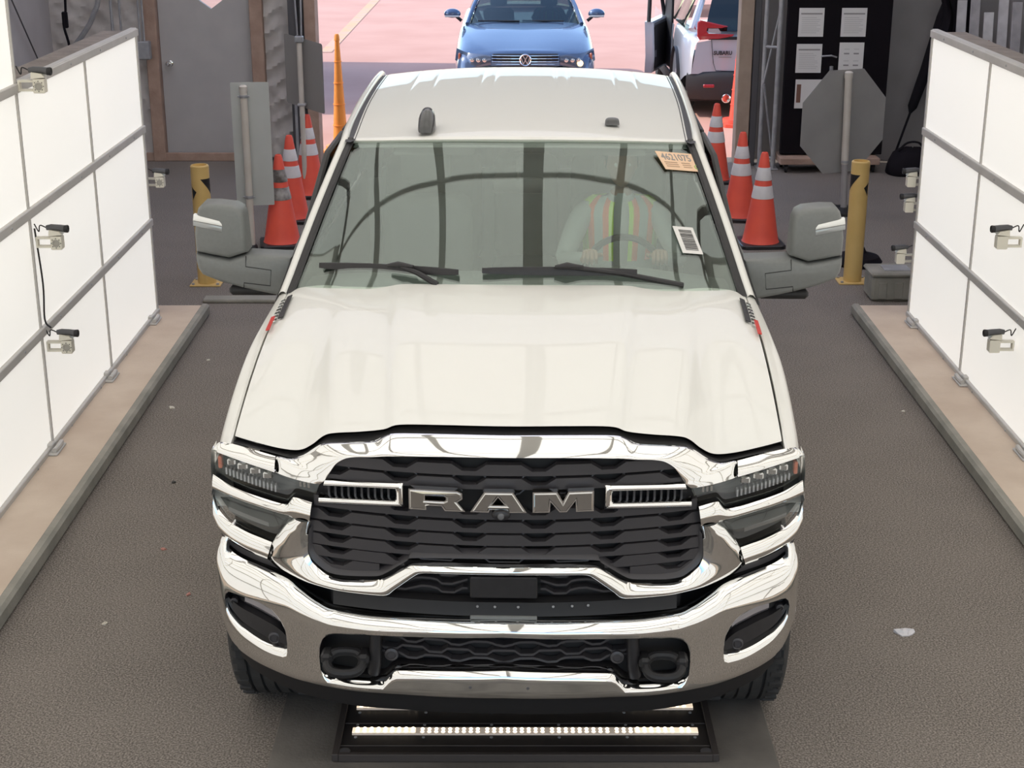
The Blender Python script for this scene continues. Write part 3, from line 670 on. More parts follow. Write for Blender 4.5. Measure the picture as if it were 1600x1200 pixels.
HCR = [(0, .036), (.6, .046), (.75, .080), (1.0, .115), (1.25, .10)]
ss = sorted({round(i * 1.25 / 90, 4) for i in range(91)} | {a for t in (O1, O2, G1, G2) for a, _ in t} | {.650, .651, .774, .7735, 1.015, 1.0175})
up, lo, inn = [], [], []
for s in ss:
    x, y = plan(s); zt, zb = tab(s, ZT), tab(s, ZB); z1, z2, op = opening(s); hc = tab(s, HCR)
    gap = min(1, (z1 - z2) / .03)
    nx, ny = (0, 1) if s <= 1 else (-min(1, (s - 1) / .08), 1 - min(.9, (s - 1) / .09))
    P = lambda off, z: Vector((x + nx * off, y + ny * off, z))
    zc = max(zt - hc, z1 + .004)
    u = [P(.13, zt - .03), P(.075, zt - .004), P(.06, zt), P(.040, zt - .10 * hc), P(.022, zt - .28 * hc), P(.009, zt - .55 * hc), P(.002, zt - .8 * hc), P(0, zc)]
    u += [P(0, zc + (z1 - zc) * k / 4) for k in (1, 2, 3)] + [P(.0015 * gap, z1 + .004 * gap), P(.006 * gap, z1)]
    up.append(u)
    lipz = .030 * gap
    l = [P(.050 * gap, z2 + .004 * gap), P(.026 * gap, z2), P(.012 * gap, z2 - .28 * lipz), P(.003 * gap, z2 - .65 * lipz), P(0, z2 - lipz)]
    zz = z2 - lipz
    l += [P(0, zz + (zb + .030 - zz) * k / 4) for k in (1, 2, 3, 4)] + [P(.006, zb + .012), P(.018, zb + .003), P(.045, zb), P(.09, zb + .01)]
    lo.append(l); inn.append((P(.006 * gap, z1), P(.05 * gap, z2 + .004 * gap), P(.10, z1), P(.10, z2), op))
M2 = MB()
for band in (up, lo):
    M2.loft(band); M2.loft([[Vector((-p.x, p.y, p.z)) for p in c] for c in band])
M2.build('chrome_shell', M_CHROME, BP, 50)
m = MB()
def liner(lo_s, hi_s):
    q = [c for s, c in zip(ss, inn) if lo_s <= s <= hi_s]; k = MB(); k.loft([[c[0] for c in q], [c[2] for c in q]]); k.loft([[c[1] for c in q], [c[3] for c in q]]); return k
k = liner(0, .652); m.v += k.v; m.f += k.f; m.m += k.m; k2 = k.mir(); m.add(k2.v, k2.f); m.build('opening_liner', M_BLACKP, BP)
# lower opening: backing, mesh, dividers, tow hooks, sensors
MB().loft([[F(x / 20 * .66, z, .105) for x in range(-20, 21)] for z in (.41, .5, .65)]).build('opening_backing', M_DEEP, BP)
for z in (.612, .578, .545, .515):
    xs = bar_xs(.43, .16, .036, .058)
    MB().loft([[F(x, z + (.004 if k < 2 else -.005) + bump_top(x + (.08 if z in (.578, .515) else 0), .16, .036, .058, .016), .062 + (.035 if k in (0, 3) else 0)) for x in xs] for k in range(4)]).build('mesh_bar', M_GRILLE, BP, 25)
dv = MB().tube([F(.447, .62, .045), F(.450, .55, .04), F(.452, .49, .04), F(.46, .45, .045)], .022, 12); both('divider', dv, M_BLACKP, BP)
hk = []
for k in range(25):
    a = 2 * PI * k / 24; hk.append((.555 + (.062 if abs(math.cos(a)) > .01 else .062) * math.copysign(abs(math.cos(a)) ** .7, math.cos(a)), .06 + .045 * math.sin(a), .508 + .020 * math.sin(a)))
h = MB().tube(hk, .017, 10, caps=False); h.box(.60, .64, .05, .12, .50, .54, 0, bev=.01); h.box(.47, .51, .05, .12, .50, .54, 0, bev=.01)
both('tow_hook', h, M_DEEP, BP)
both('parking_sensor', MB().lathe([(.024, .02), (.024, 0), (.016, -.004), (.014, 0), (0, 0)], F(.395, .525, .05), 'y', 16), M_GRILLE, BP)
for x in (-.115, .085): MB().lathe([(.006, 0), (.005, -.003), (0, -.003)], F(x, .448, .001), 'y', 10).build('bolt', M_DSTEEL, BP)
# fog lamp pods
for sgn in (1, -1):
    FP = empty('fog_pod', (0, 0, 0)); FP.parent = T
    def add(nm, mb, mt, sm=35): (mb if sgn > 0 else mb.mir()).build(nm, mt, FP, sm)
    add('pod_liner', liner(.772, 1.018), M_BLACKP)
    q = [(s, *opening(s)) for s in ss if .772 <= s <= 1.018]
    def pt(s, z, off): x, y = plan(s); return Vector((x, y + off, z))
    # floor of the pod: upper sloped brow, lamp slot, flat lower plate
    add('pod_bed', MB().loft([[pt(s, z2 + (z1 - z2) * t, off) for s, z1, z2, _ in q] for t, off in ((0, .055), (.12, .022), (.52, .026), (.56, .065), (.80, .085), (1, .03))]), M_BLACKP)
    add('fog_lamp', MB().loft([[pt(s, z2 + (z1 - z2) * t, off) for s, z1, z2, _ in q if .80 < s < .95] for t, off in ((.58, .060), (.66, .052), (.84, .058), (.90, .075))]), M_REFL if 0 else mat('fog_lens', (.22, .20, .21), .12, .3, .5))
    p = pt(.825, .528, .018); add('parking_sensor', MB().lathe([(.022, .02), (.022, 0), (.016, -.004), (.014, .001), (0, .001)], p, 'y', 16), M_GRILLE)
    p = pt(.985, .618, .03); add('parking_sensor', MB().lathe([(.014, .02), (.014, 0), (.010, -.003), (.009, .001), (0, .001)], p, 'y', 12), M_GRILLE)
# black valance under the bumper
rows = []
for zo, off in ((.012, .06), (-.005, .07), (-.06, .075), (-.10, .09), (-.105, .4)):
    r = []
    for s in [i / 24 * 1.0 for i in range(-24, 25)]:
        x, y = plan(abs(s)); r.append((math.copysign(x, s) * .985, y + off, tab(abs(s), ZB) + zo))
    rows.append(r)
MB().loft(rows).build('valance', M_DEEP, T)

# windshield
WB = [(0, 1.60, 1.455), (.27, 1.61, 1.452), (.54, 1.65, 1.440), (.78, 1.73, 1.420), (.955, 1.85, 1.395)]
WH = [(0, 2.40, 1.925), (.225, 2.41, 1.924), (.44, 2.445, 1.917), (.64, 2.51, 1.904), (.785, 2.60, 1.888)]
def ws(u, v):
    a = abs(u); k = [0, .25, .5, .75, 1]
    b = Vector([tab(a, [(k[i], WB[i][c]) for i in range(5)]) for c in range(3)]); h = Vector([tab(a, [(k[i], WH[i][c]) for i in range(5)]) for c in range(3)])
    p = b + (h - b) * v + Vector((0, -.5, .86)) * (.035 * math.sin(PI * max(0, min(1, v))) * (1 - .6 * a * a))
    if u < 0: p.x = -p.x
    return p
def ws_grid(u0, u1, v0, v1, nu, nv, off=0):
    return [[ws(u0 + (u1 - u0) * i / nu, v0 + (v1 - v0) * j / nv) + Vector((0, -.5, .86)) * off for i in range(nu + 1)] for j in range(nv + 1)]
def slab_of(g0, g1):
    m = MB(); m.loft(g0); m.loft(g1)
    for a, b in ((g0[0], g1[0]), (g0[-1], g1[-1]), ([r[0] for r in g0], [r[0] for r in g1]), ([r[-1] for r in g0], [r[-1] for r in g1])): m.loft([a, b])
    return m
slab_of(ws_grid(-1, 1, -.12, 1, 40, 20), ws_grid(-1, 1, -.12, 1, 40, 20, -.006)).build('windshield', M_GLASS, T, 60)
# dark frit and rubber around the glass
for sg in (1, -1):
    MB().loft([[ws(sg * 1.0, -.1 + j * .055) + Vector((sg * .004, .004, .004)) for j in range(21)], [ws(sg * 1.0, -.1 + j * .055) + Vector((sg * .014, .008, .012)) for j in range(21)], [ws(sg * 1.0, -.1 + j * .055) + Vector((sg * .046, .034, .008)) for j in range(21)]]).build('glass_rubber', M_BLACKP, T)
slab_of(ws_grid(-1, 1, .955, 1, 40, 2, -.010), ws_grid(-1, 1, .955, 1, 40, 2, -.013)).build('glass_frit', M_INT, T)
MB().loft([[Vector((x / 20 * .98, 1.64 + .22 * (x / 20) ** 2, 1.405 - .06 * (x / 20) ** 2)) for x in range(-20, 21)], [Vector((x / 20 * .98, 1.80 + .2 * (x / 20) ** 2, 1.36 - .05 * (x / 20) ** 2)) for x in range(-20, 21)]]).build('cowl', M_BLACKP, T)

# pillars and roof rails
for sg in (1, -1):
    path = [ws(1, v) + Vector((.040, .022, .010)) for v in (-.10, 0, .15, .3, .45, .6, .75, .9, 1.0)]
    path += [Vector(p) for p in ((.830, 2.75, 1.915), (.838, 3.0, 1.928), (.848, 3.5, 1.948), (.855, 4.0, 1.956), (.860, 4.45, 1.952), (.858, 4.66, 1.935), (.85, 4.72, 1.85))]
    path = cr(path, 3)
    rows = [[p + Vector(d) for d in ((-.004, .0, -.02), (0, 0, 0), (.010, .003, .006), (.024, .010, .002), (.036, .020, -.014), (.048, .035, -.048), (.066, .05, -.09))] for p in path]
    m = MB().loft(rows); (m if sg > 0 else m.mir()).build('roof_pillar', M_WHITE, T, 60)
    m = MB().loft([[p + Vector((.048, .036, -.047)), p + Vector((.056, .036, -.052)), p + Vector((.070, .05, -.077))] for p in path[:24]]); (m if sg > 0 else m.mir()).build('door_seal', M_BLACKP, T)

# roof with its long pressed ribs and dark ditches
RIBS = [-.62, -.50, -.24, -.17, .17, .24, .50, .62]
def roof_pt(u, y):
    a = abs(u); xw = tab(y, [(2.3, .79), (2.75, .80), (3.5, .822), (4.7, .835)])
    yf = tab(a, [(0, 2.395), (.285, 2.405), (.56, 2.44), (.81, 2.505), (1, 2.595)])
    t = (y - 2.3) / (4.66 - 2.3)
    zc = tab(y, [(2.30, 1.928), (2.55, 1.952), (3.0, 1.975), (3.5, 1.990), (4.0, 1.998), (4.4, 1.995), (4.60, 1.978), (4.70, 1.94)]); zs = tab(y, [(2.3, 1.874), (2.6, 1.894), (3.0, 1.922), (3.5, 1.940), (4.0, 1.948), (4.45, 1.944), (4.6, 1.93), (4.7, 1.89)])
    yy = max(y, yf) if y < 2.62 else y
    x = u * xw; d = 0
    f = max(0, min(1, (y - 3.6) / .3)) * max(0, min(1, (4.6 - y) / .12))
    for r in RIBS: d -= .0035 * f * math.exp(-((x - r) / .009) ** 2)
    return Vector((x, yy + (0 if y < 4.4 else -.08 * a * a * (y - 4.4) / .3), zs + (zc - zs) * (1 - a ** 2.4) + d))
us = sorted({round(-1 + i / 24, 4) for i in range(49)} | {round(r / .83 + d, 4) for r in RIBS for d in (-.03, -.015, -.007, 0, .007, .015, .03)})
ys = [2.42 + i * .04 for i in range(6)] + [2.64 + i * .08 for i in range(26)]
def roof_row(t):
    r = []
    for u in us:
        yf = tab(abs(u), [(0, 2.395), (.285, 2.405), (.56, 2.44), (.81, 2.505), (1, 2.595)])
        y = yf + (4.70 - yf) * t; p = roof_pt(u, y); p.y = y; r.append(p)
    return r
ts = [0, .006, .015] + [.03 + .97 * i / 48 for i in range(49)]
rows = [[p + Vector((0, .01, -.022)) for p in roof_row(0)]] + [[p + Vector((0, -.004 if k == 0 else 0, -.006 if k == 0 else 0)) for p in roof_row(t)] for k, t in enumerate(ts)]
MB().loft(rows).build('roof_skin', M_WHITE, T, 50)
for sg in (1, -1):
    rows = []
    for t in [i / 24 for i in range(25)]:
        yf = 2.56; y = yf + (4.68 - yf) * t; e = roof_pt(1, y); e.y = y
        rows.append([e + Vector((-.012, 0, .003)), e + Vector((.012, 0, -.006)), e + Vector((.036, 0, -.002))])
    m = MB().loft(rows); (m if sg > 0 else m.mir()).build('roof_ditch', M_BLACKP, T)
# shark-fin aerial and small round aerial base
fin = []
for j, (t, h) in enumerate([(0, .0), (.04, .018), (.12, .030), (.3, .05), (.6, .078), (.82, .085), (.95, .06), (1, .0)]):
    w = .042 * math.sin(PI * min(1, .18 + t * .62)) ** .6 * (1 if t < .9 else .6)
    y = 2.47 + t * .19
    fin.append([(-.44 + w * math.cos(a) * (1 - .0 * a), y, 1.947 + .014 * t + max(0, h) * max(0, math.sin(a)) ** .55) for a in [PI * k / 10 for k in range(11)]])
MB().loft(fin, caps=True).build('shark_fin_aerial', mat('aerial_dark', (.045, .045, .045), .35, coat=.5), T, 60)
gp = []
for t, h, w in ((0, 0, .030), (.15, .018, .034), (.5, .030, .034), (.85, .026, .030), (1, 0, .026)):
    gp.append([(.44 + w * math.copysign(abs(math.cos(a)) ** .6, math.cos(a)), 2.66 + t * .085, 1.955 + h * max(0, math.sin(a)) ** .5) for a in [PI * k / 10 for k in range(11)]])
MB().loft(gp, caps=True).build('small_aerial', mat('aerial_dark', (.045, .045, .045), .35), T, 60)

# stickers on the glass
NW = Vector((0, -.5, .86))
def on_ws(u0, v0, ang=0):
    p0 = ws(u0, v0); du = (ws(u0 + .01, v0) - p0).normalized(); dv = (ws(u0, v0 + .01) - p0).normalized(); n = du.cross(dv).normalized()
    if n.z < 0: n = -n
    dv = n.cross(du); c, s = math.cos(ang), math.sin(ang)
    return lambda a, b, d: p0 + (du * (a * c - b * s) + dv * (a * s + b * c)) + n * (.005 + d)
fn = on_ws(.885, .835, R(-4))
S1 = MB().prism([(-.115, -.062), (.115, -.062), (.115, .062), (-.115, .062)], lambda a, b, d: fn(a, b, -d), 0, .002).build('number_tag', M_TAG, T, 0); S1['label'] = 'orange tag with lot number'
text_mb('4621075', .054, lambda a, b, d: fn(a * .92 - .098, b * 1.15 + .006, .0005 + d), .0006, bold=.0008).build('tag_number', M_INKG, S1, 0)
m = MB()
for k in range(6): m.box(0, 1, 0, 1, 0, 1); m.v[-8:] = [fn(-.098 + (.001 if k % 2 else .10) * 1 + x * (.05 if k % 2 == 0 else .075), -.014 - (k // 2) * .014 + y * .006, .0004 + z * .0005) for x, y, z in m.v[-8:]]
m.build('tag_print', mat('tag_print', (.45, .30, .20), .8), S1, 0)
m = MB(); m.tube([fn(.085 + .016 * math.cos(a), -.034 + .014 * math.sin(a), .0008) for a in [R(40 + 30 * k) for k in range(10)]], .0022, 5); m.build('green_mark', mat('green_ink', (.30, .50, .15), .8), S1)
fn2 = on_ws(.765, .275, R(-4))
S2 = MB().prism([(-.052, -.078), (.052, -.078), (.052, .078), (-.052, .078)], lambda a, b, d: fn2(a, b, -d), 0, .002).build('barcode_sticker', M_PAPER, T, 0); S2['label'] = 'white sticker with a bar code'
m = MB(); rb = random.Random(4); b = -.060
while b < .055:
    w = rb.choice((.0015, .003, .0045)); m.box(0, 1, 0, 1, 0, 1); m.v[-8:] = [fn2(-.030 + x * .066, b + y * w, .0004 + z * .0005) for x, y, z in m.v[-8:]]; b += w + rb.choice((.0015, .0028))
m.build('bar_code', M_INK, S2, 0)

# wipers
def wiper(p0, p1, pm, pv):
    W = empty('wiper', (0, 0, 0)); W.parent = T
    P0, P1 = Vector(p0), Vector(p1); n = Vector((0, -.5, .86)); rows = []
    for t in [i / 16 for i in range(17)]:
        p = lerp(P0, P1, t) - n * 0; w = .026 * (.6 + .4 * math.sin(PI * t) ** .5); h = .026 * (.55 + .45 * math.sin(PI * t))
        d = Vector((0, .86, .5)); rows.append([p + d * -w, p + d * -w * .6 + n * h * .6, p + n * h, p + d * w * .6 + n * h * .5, p + d * w, p - n * .004])
    MB().loft(rows, 0, True, True).build('blade', M_BLACKP, W)
    a, b = Vector(pm) + n * .02, Vector(pv); MB().tube([a, lerp(a, b, .5) + n * .012, b], [.010, .012, .014], 8).build('arm', M_BLACKP, W)
    d = (P1 - P0).normalized(); MB().tube([Vector(pm) - d * .05 + n * .016, Vector(pm) + n * .026, Vector(pm) + d * .07 + n * .016], [.008, .014, .008], 8).build('hinge', M_BLACKP, W)
def wsx(x, v): 
    lo_, hi_ = -1., 1.
    for _ in range(40):
        md = (lo_ + hi_) / 2
        if ws(md, v).x < x: lo_ = md
        else: hi_ = md
    return ws(lo_, v) + NW * .020
wiper(wsx(-.865, .085), wsx(-.24, .05), wsx(-.50, .07), (-.33, 1.61, 1.450))
wiper(wsx(-.14, .06), wsx(.52, .06), wsx(.22, .068), (.72, 1.71, 1.425))

# tow mirrors
UPP = [(1.470, 1.55), (1.458, 1.625), (1.447, 1.663), (1.424, 1.686), (1.36, 1.688), (1.283, 1.681), (1.250, 1.664), (1.236, 1.631), (1.231, 1.55), (1.227, 1.467), (1.313, 1.437), (1.39, 1.449), (1.468, 1.463)]
LOW = [(1.470, 1.457), (1.39, 1.443), (1.313, 1.431), (1.227, 1.459), (1.13, 1.457), (1.02, 1.455), (1.03, 1.36), (1.06, 1.262), (1.114, 1.272), (1.19, 1.285), (1.261, 1.299), (1.364, 1.324), (1.445, 1.355), (1.464, 1.385), (1.471, 1.42)]
lay = [(.022, 2.060), (.010, 2.066), (.003, 2.078), (0, 2.10), (0, 2.19), (.006, 2.215)]
fm = lambda a, b, d: (a, d + (a - 1.25) * .10, b)
for sg in (1, -1):
    MR = empty('tow_mirror', (0, 0, 0)); MR.parent = T
    def add(nm, mb, mt, sm=50): (mb if sg > 0 else mb.mir()).build(nm, mt, MR, sm)
    add('upper_shell', pillow(MB(), UPP, fm, lay), M_MIRP); add('lower_shell', pillow(MB(), LOW, fm, lay), M_MIRP)
    add('mirror_glass', MB().prism(inset([(1.452, 1.40), (1.452, 1.60), (1.43, 1.665), (1.27, 1.66), (1.247, 1.63), (1.245, 1.40), (1.30, 1.345), (1.42, 1.37)], .006), fm, 2.214, 2.222), M_REFL)
    st_ = [(1.466, 1.590), (1.466, 1.636), (1.344, 1.612), (1.334, 1.602), (1.334, 1.580), (1.342, 1.566)]
    add('marker_lamp', MB().prism([(1.468, 1.612), (1.464, 1.640), (1.346, 1.613), (1.336, 1.600), (1.334, 1.590)], fm, 2.056, 2.09, bev=.003), mat('marker_white', (.86, .85, .82), .25, coat=.5))
    add('marker_lens', MB().prism([(1.469, 1.588), (1.468, 1.611), (1.334, 1.588), (1.336, 1.562)], fm, 2.057, 2.09, bev=.002), mat('marker_grey', (.36, .37, .37), .2, .3))
    seam = [(1.232, 1.455), (1.236, 1.405), (1.118, 1.392), (1.126, 1.318), (1.248, 1.328), (1.250, 1.305)]
    add('seam', MB().tube([fm(a, b, 2.060) for a, b in seam], .0022, 6), M_DEEP)
    add('puddle_lamp', MB().box(1.10, 1.33, 2.10, 2.22, 1.255, 1.30, 0, bev=.015).xf(Matrix.Translation((0, 0, 0))), M_DEEP)
    add('sail_mount', MB().loft([[(1.035, 1.98, 1.35), (1.045, 2.02, 1.26), (1.055, 2.12, 1.24)], [(1.028, 2.06, 1.42), (1.05, 2.08, 1.33), (1.06, 2.16, 1.26)], [(1.0, 2.15, 1.50), (1.04, 2.16, 1.44), (1.05, 2.22, 1.36)], [(.985, 2.24, 1.56), (1.0, 2.26, 1.52), (1.02, 2.30, 1.45)]]), M_MIRP)

# cab sides, doors, bed, wheels
def side_panel(y0, y1, n=6):
    prof = [(1.012, 1.365), (1.035, 1.352), (1.058, 1.32), (1.075, 1.24), (1.082, 1.10), (1.078, .95), (1.082, .80), (1.072, .62), (1.03, .54)]
    return MB().loft([[(x, y0 + (y1 - y0) * j / n, z) for x, z in prof] for j in range(n + 1)])
def win(ya, yb, yc, yd):
    # bottom ya..yb at belt, top yc..yd at rail
    return slab_of([[(1.006, ya, 1.37), (1.006, yb, 1.37)], [(.965, (ya + yc) / 2, 1.60), (.965, (yb + yd) / 2, 1.60)], [(.918, yc, 1.83), (.918, yd, 1.83)]], [[(1.001, ya, 1.37), (1.001, yb, 1.37)], [(.960, (ya + yc) / 2, 1.60), (.960, (yb + yd) / 2, 1.60)], [(.913, yc, 1.83), (.913, yd, 1.83)]])
for sg in (1, -1):
    def add(nm, mb, mt, par=T, sm=45): return (mb if sg > 0 else mb.mir()).build(nm, mt, par, sm)
    for (a, b, w) in ((1.91, 3.18, (1.94, 3.14, 2.57, 3.14)), (3.20, 4.28, (3.22, 4.22, 3.22, 4.10))):
        d = add('door', side_panel(a, b), M_WHITE); add('side_window', win(*w), M_SIDEG, d); add('door_handle', MB().tube([(1.083, b - .28, 1.19), (1.105, b - .25, 1.19), (1.105, b - .10, 1.19), (1.083, b - .07, 1.19)], .012, 8), M_CHROME, d)
        add('window_frame', MB().tube([(1.008, w[0], 1.37), (.92, w[2], 1.83), (.92, w[3], 1.83), (1.008, w[1], 1.37)], .016, 6), M_BLACKP, d)
    add('cab_corner', side_panel(4.30, 4.66, 2), M_WHITE)
    add('cab_rear_pillar', MB().loft([[(1.01, 4.24, 1.36), (1.0, 4.66, 1.36)], [(.93, 4.12, 1.84), (.90, 4.70, 1.84)]]), M_WHITE)
    prof = [(1.0, 1.38), (1.04, 1.395), (1.07, 1.37), (1.082, 1.25), (1.08, .95), (1.07, .7)]
    rows = []
    for j in range(25):
        y = 4.72 + 1.72 * j / 24; q = .52**2 - (y - 5.35) ** 2; za = .42 + math.sqrt(q) if q > 0 else .6
        rows.append([(.92, y, 1.36), (.94, y, 1.395)] + [(x, y, max(z, za)) for x, z in prof])
    add('bed_side', MB().loft(rows), M_WHITE)
    add('side_step', MB().box(1.0, 1.14, 1.7, 4.5, .42, .48, 0, bev=.02), M_BLACKP)
    for yw in (.82, 5.35):
        W = empty('wheel', (sg * .905, yw, .42)); W.parent = T
        tp = [(.23, -.125), (.30, -.145), (.37, -.15), (.395, -.142), (.412, -.125)]
        for k in range(5): x0 = -.115 + k * .046; tp += [(.418, x0), (.418, x0 + .034), (.405, x0 + .036), (.405, x0 + .044)]
        tp += [(.412, .125), (.395, .142), (.37, .15), (.30, .145), (.23, .125)]
        MB().lathe(tp, (0, 0, 0), 'x', 48, caps=False).build('tyre', M_RUBBER, W, 30)
        lg = MB()
        for k in range(40):
            a = 2 * PI * k / 40
            for s2 in (-1, 1): lg.box(s2 * .105 - .022, s2 * .105 + .022, -.011, .011, .398, .424); lg.v[-8:] = [tuple(Matrix.Rotation(a + s2 * .04, 4, 'X') @ Vector(p)) for p in lg.v[-8:]]
        lg.build('tread_lugs', M_RUBBER, W, 0)['kind'] = 'stuff'
        MB().lathe([(.235, -.11), (.225, .09), (.215, .10), (.18, .05), (.10, .06), (.08, .10), (0, .10)] if sg > 0 else [(.235, .11), (.225, -.09), (.215, -.10), (.18, -.05), (.10, -.06), (.08, -.10), (0, -.10)], (0, 0, 0), 'x', 32).build('rim', M_RIM, W)
        sp = MB()
        for k in range(8): sp.box(sg * .06 - .02, sg * .06 + .03, -.025, .025, .07, .22, 0, bev=.006); nv = 24; sp.v[-nv:] = [tuple(Matrix.Rotation(2 * PI * k / 8, 4, 'X') @ Vector(p)) for p in sp.v[-nv:]]
        sp.build('spokes', M_RIM, W)
    add('wheel_liner', MB().loft([[(x, 0.82 + .53 * math.cos(R(a)), .42 + .53 * math.sin(R(a))) for a in range(0, 181, 10)] for x in (.70, 1.0)]), M_DEEP)
MB().box(-.98, .98, 4.70, 4.76, .65, 1.36, 0, bev=.01).build('bed_front', M_WHITE, T); MB().box(-1.0, 1.0, 6.38, 6.45, .62, 1.38, 0, bev=.02).build('tailgate', M_WHITE, T)
MB().box(-.98, .98, 4.74, 6.40, .72, .80).build('bed_floor', M_BLACKP, T, 0); MB().box(-1.02, 1.02, 6.46, 6.62, .5, .68, 0, bev=.04).build('rear_bumper', M_CHROME, T)
MB().box(-.92, .92, .9, 6.3, .40, .55).build('chassis', M_DEEP, T, 0)
MB().loft([[(-.99, 4.64, 1.36), (.99, 4.64, 1.36)], [(-.99, 4.66, .6), (.99, 4.66, .6)]]).build('cab_rear_wall', M_WHITE, T)
MB().loft([[(-.90, 4.66, 1.84), (.90, 4.66, 1.84)], [(-.86, 4.64, 1.92), (.86, 4.64, 1.92)]]).build('cab_rear_header', M_WHITE, T)
slab_of([[(-.95, 4.65, 1.36), (.95, 4.65, 1.36)], [(-.88, 4.66, 1.85), (.88, 4.66, 1.85)]], [[(-.95, 4.655, 1.36), (.95, 4.655, 1.36)], [(-.88, 4.665, 1.85), (.88, 4.665, 1.85)]]).build('rear_window', M_SIDEG, T, 0)

# cab interior seen through the glass
IN = empty('interior', (0, 0, 0)); IN.parent = T
MB().box(-.98, .98, 1.75, 4.6, .52, .60).build('cab_floor', M_INT, IN, 0)
rows = []
for y, z in ((1.70, 1.335), (1.85, 1.365), (2.05, 1.368), (2.20, 1.355), (2.28, 1.32), (2.30, 1.22), (2.34, 1.05), (2.26, .9)):
    rows.append([(x / 20 * .955, y + .12 * (x / 20) ** 2 * (1 if y < 2 else 0), z + .028 * math.exp(-((x / 20 * .955 - .5) / .22) ** 2) * (1 if y > 1.9 else 0) - .03 * (x / 20) ** 4) for x in range(-20, 21)])
MB().loft(rows).build('dashboard', M_INTD, IN, 60)
MB().box(-.14, .14, 2.26, 2.34, .95, 1.30, 0, bev=.02).build('centre_screen', M_BLACKP, IN); MB().box(-.17, .17, 2.4, 3.2, .58, .92, 0, bev=.05).build('console', M_INT, IN)
sw = MB(); sw.tube([(.5 + .19 * math.cos(a), 2.43 + .08 * math.sin(a), 1.27 + .175 * math.sin(a)) for a in [2 * PI * k / 32 for k in range(33)]], .016, 8, caps=False); sw.box(.44, .56, 2.40, 2.44, 1.22, 1.32, 0, bev=.02); sw.tube([(.31, 2.43, 1.27), (.69, 2.43, 1.27)], .016, 6); sw.tube([(.5, 2.43, 1.27), (.5, 2.36, 1.10)], .018, 6); sw.tube([(.5, 2.4, 1.25), (.5, 2.28, 1.18)], .035, 8); sw.build('steering_wheel', M_BLACKP, IN)
def seat(x, y, w):
    S = MB(); S.box(x - w, x + w, y - .28, y + .26, .72, .90, 0, bev=.06, seg=2); S.box(x - w * .95, x + w * .95, y + .20, y + .36, .86, 1.50, 0, bev=.06, seg=2)
    o = S.build('seat', M_INT, IN, 60); MB().box(x - .13, x + .13, y + .22, y + .33, 1.56, 1.76, 0, bev=.045, seg=2).build('headrest', M_INT, IN, 60)
seat(.5, 2.95, .25); seat(-.5, 2.95, .25); seat(-.55, 4.1, .30); seat(.55, 4.1, .30); seat(0, 4.1, .2)
MB().loft([[(u * .75, 2.60 + i * .2, 1.885 + .045 * math.sin(PI * i / 10) - (.10 if abs(u) > 1.1 else 0)) for u in (-1.05, -.5, 0, .5, 1.05)] for i in range(11)]).build('headliner', M_INT, IN)
for sg in (1, -1):
    MB().box(min(sg * .975, sg * .995), max(sg * .975, sg * .995), 1.95, 4.58, .62, 1.365, 0, bev=.006).build('door_card', M_INT, IN, 0)
    MB().loft([[(sg * .84, 4.635, 1.92), (sg * .96, 4.60, 1.84)], [(sg * .86, 4.635, 1.60), (sg * 1.0, 4.60, 1.60)], [(sg * .90, 4.635, 1.30), (sg * 1.02, 4.60, 1.30)]]).build('rear_corner_trim', M_INT, IN)
for sg in (1, -1): MB().loft([[(sg * .80, y, tab(y, [(2.45, 1.87), (3.5, 1.92), (4.65, 1.90)])), (sg * .87, y, tab(y, [(2.45, 1.86), (3.5, 1.90), (4.65, 1.88)])), (sg * .885, y, 1.81)] for y in (2.78, 3.0, 3.2, 3.7, 4.2, 4.64)]).build('side_trim', M_INT, IN)
o = MB().box(-.12, .12, 2.27, 2.31, 1.70, 1.775, 0, bev=.02, seg=2); o.tube([(0, 2.28, 1.76), (0, 2.32, 1.86)], .012, 6); o.build('rear_view_mirror', M_BLACKP, IN)
for sg in (1, -1):
    m = MB().prism(rrect(-.19, .19, -.075, .075, .025), lambda a, b, d: (.40 + a, 2.50 + b * .8 + d, 1.868 + b * .25), 0, .012); (m if sg > 0 else m.mir()).build('sun_visor', M_INT, IN)

# ------------------------------------------------------------------ light tray in the floor
LT_ = empty('floor_light_tray', (.05, 0, 0)); tag(LT_, 'black steel floor tray with rows of glowing lamps under the truck bumper', 'light')
MB().box(-.70, .70, 4.885, 5.62, .008, .030, 0, bev=.006).build('tray', mat('tray_black', (.020, .017, .017), .5, noise=(5, (.034, .029, .027), 5)), LT_, 0)
for a, b, c, d in ((-.715, -.690, 4.87, 5.64), (.690, .715, 4.87, 5.64), (-.69, .69, 4.868, 4.888), (-.69, .69, 5.10, 5.106), (-.69, .69, 4.945, 4.950)):
    MB().box(a, b, c, d, .012, .042 if d - c > .1 or c < 4.88 else .033, 0, bev=.002).build('frame_bar', mat('tray_edge', (.06, .05, .047), .6, .3), LT_, 0)
MB().lathe([(.022, 0), (.022, .006), (.012, .008), (0, .006)], (-.67, 4.905, .030), 'z', 14).build('drain_plug', M_DSTEEL, LT_); MB().lathe([(.022, 0), (.022, .006), (.012, .008), (0, .006)], (.67, 4.905, .030), 'z', 14).build('drain_plug', M_DSTEEL, LT_)
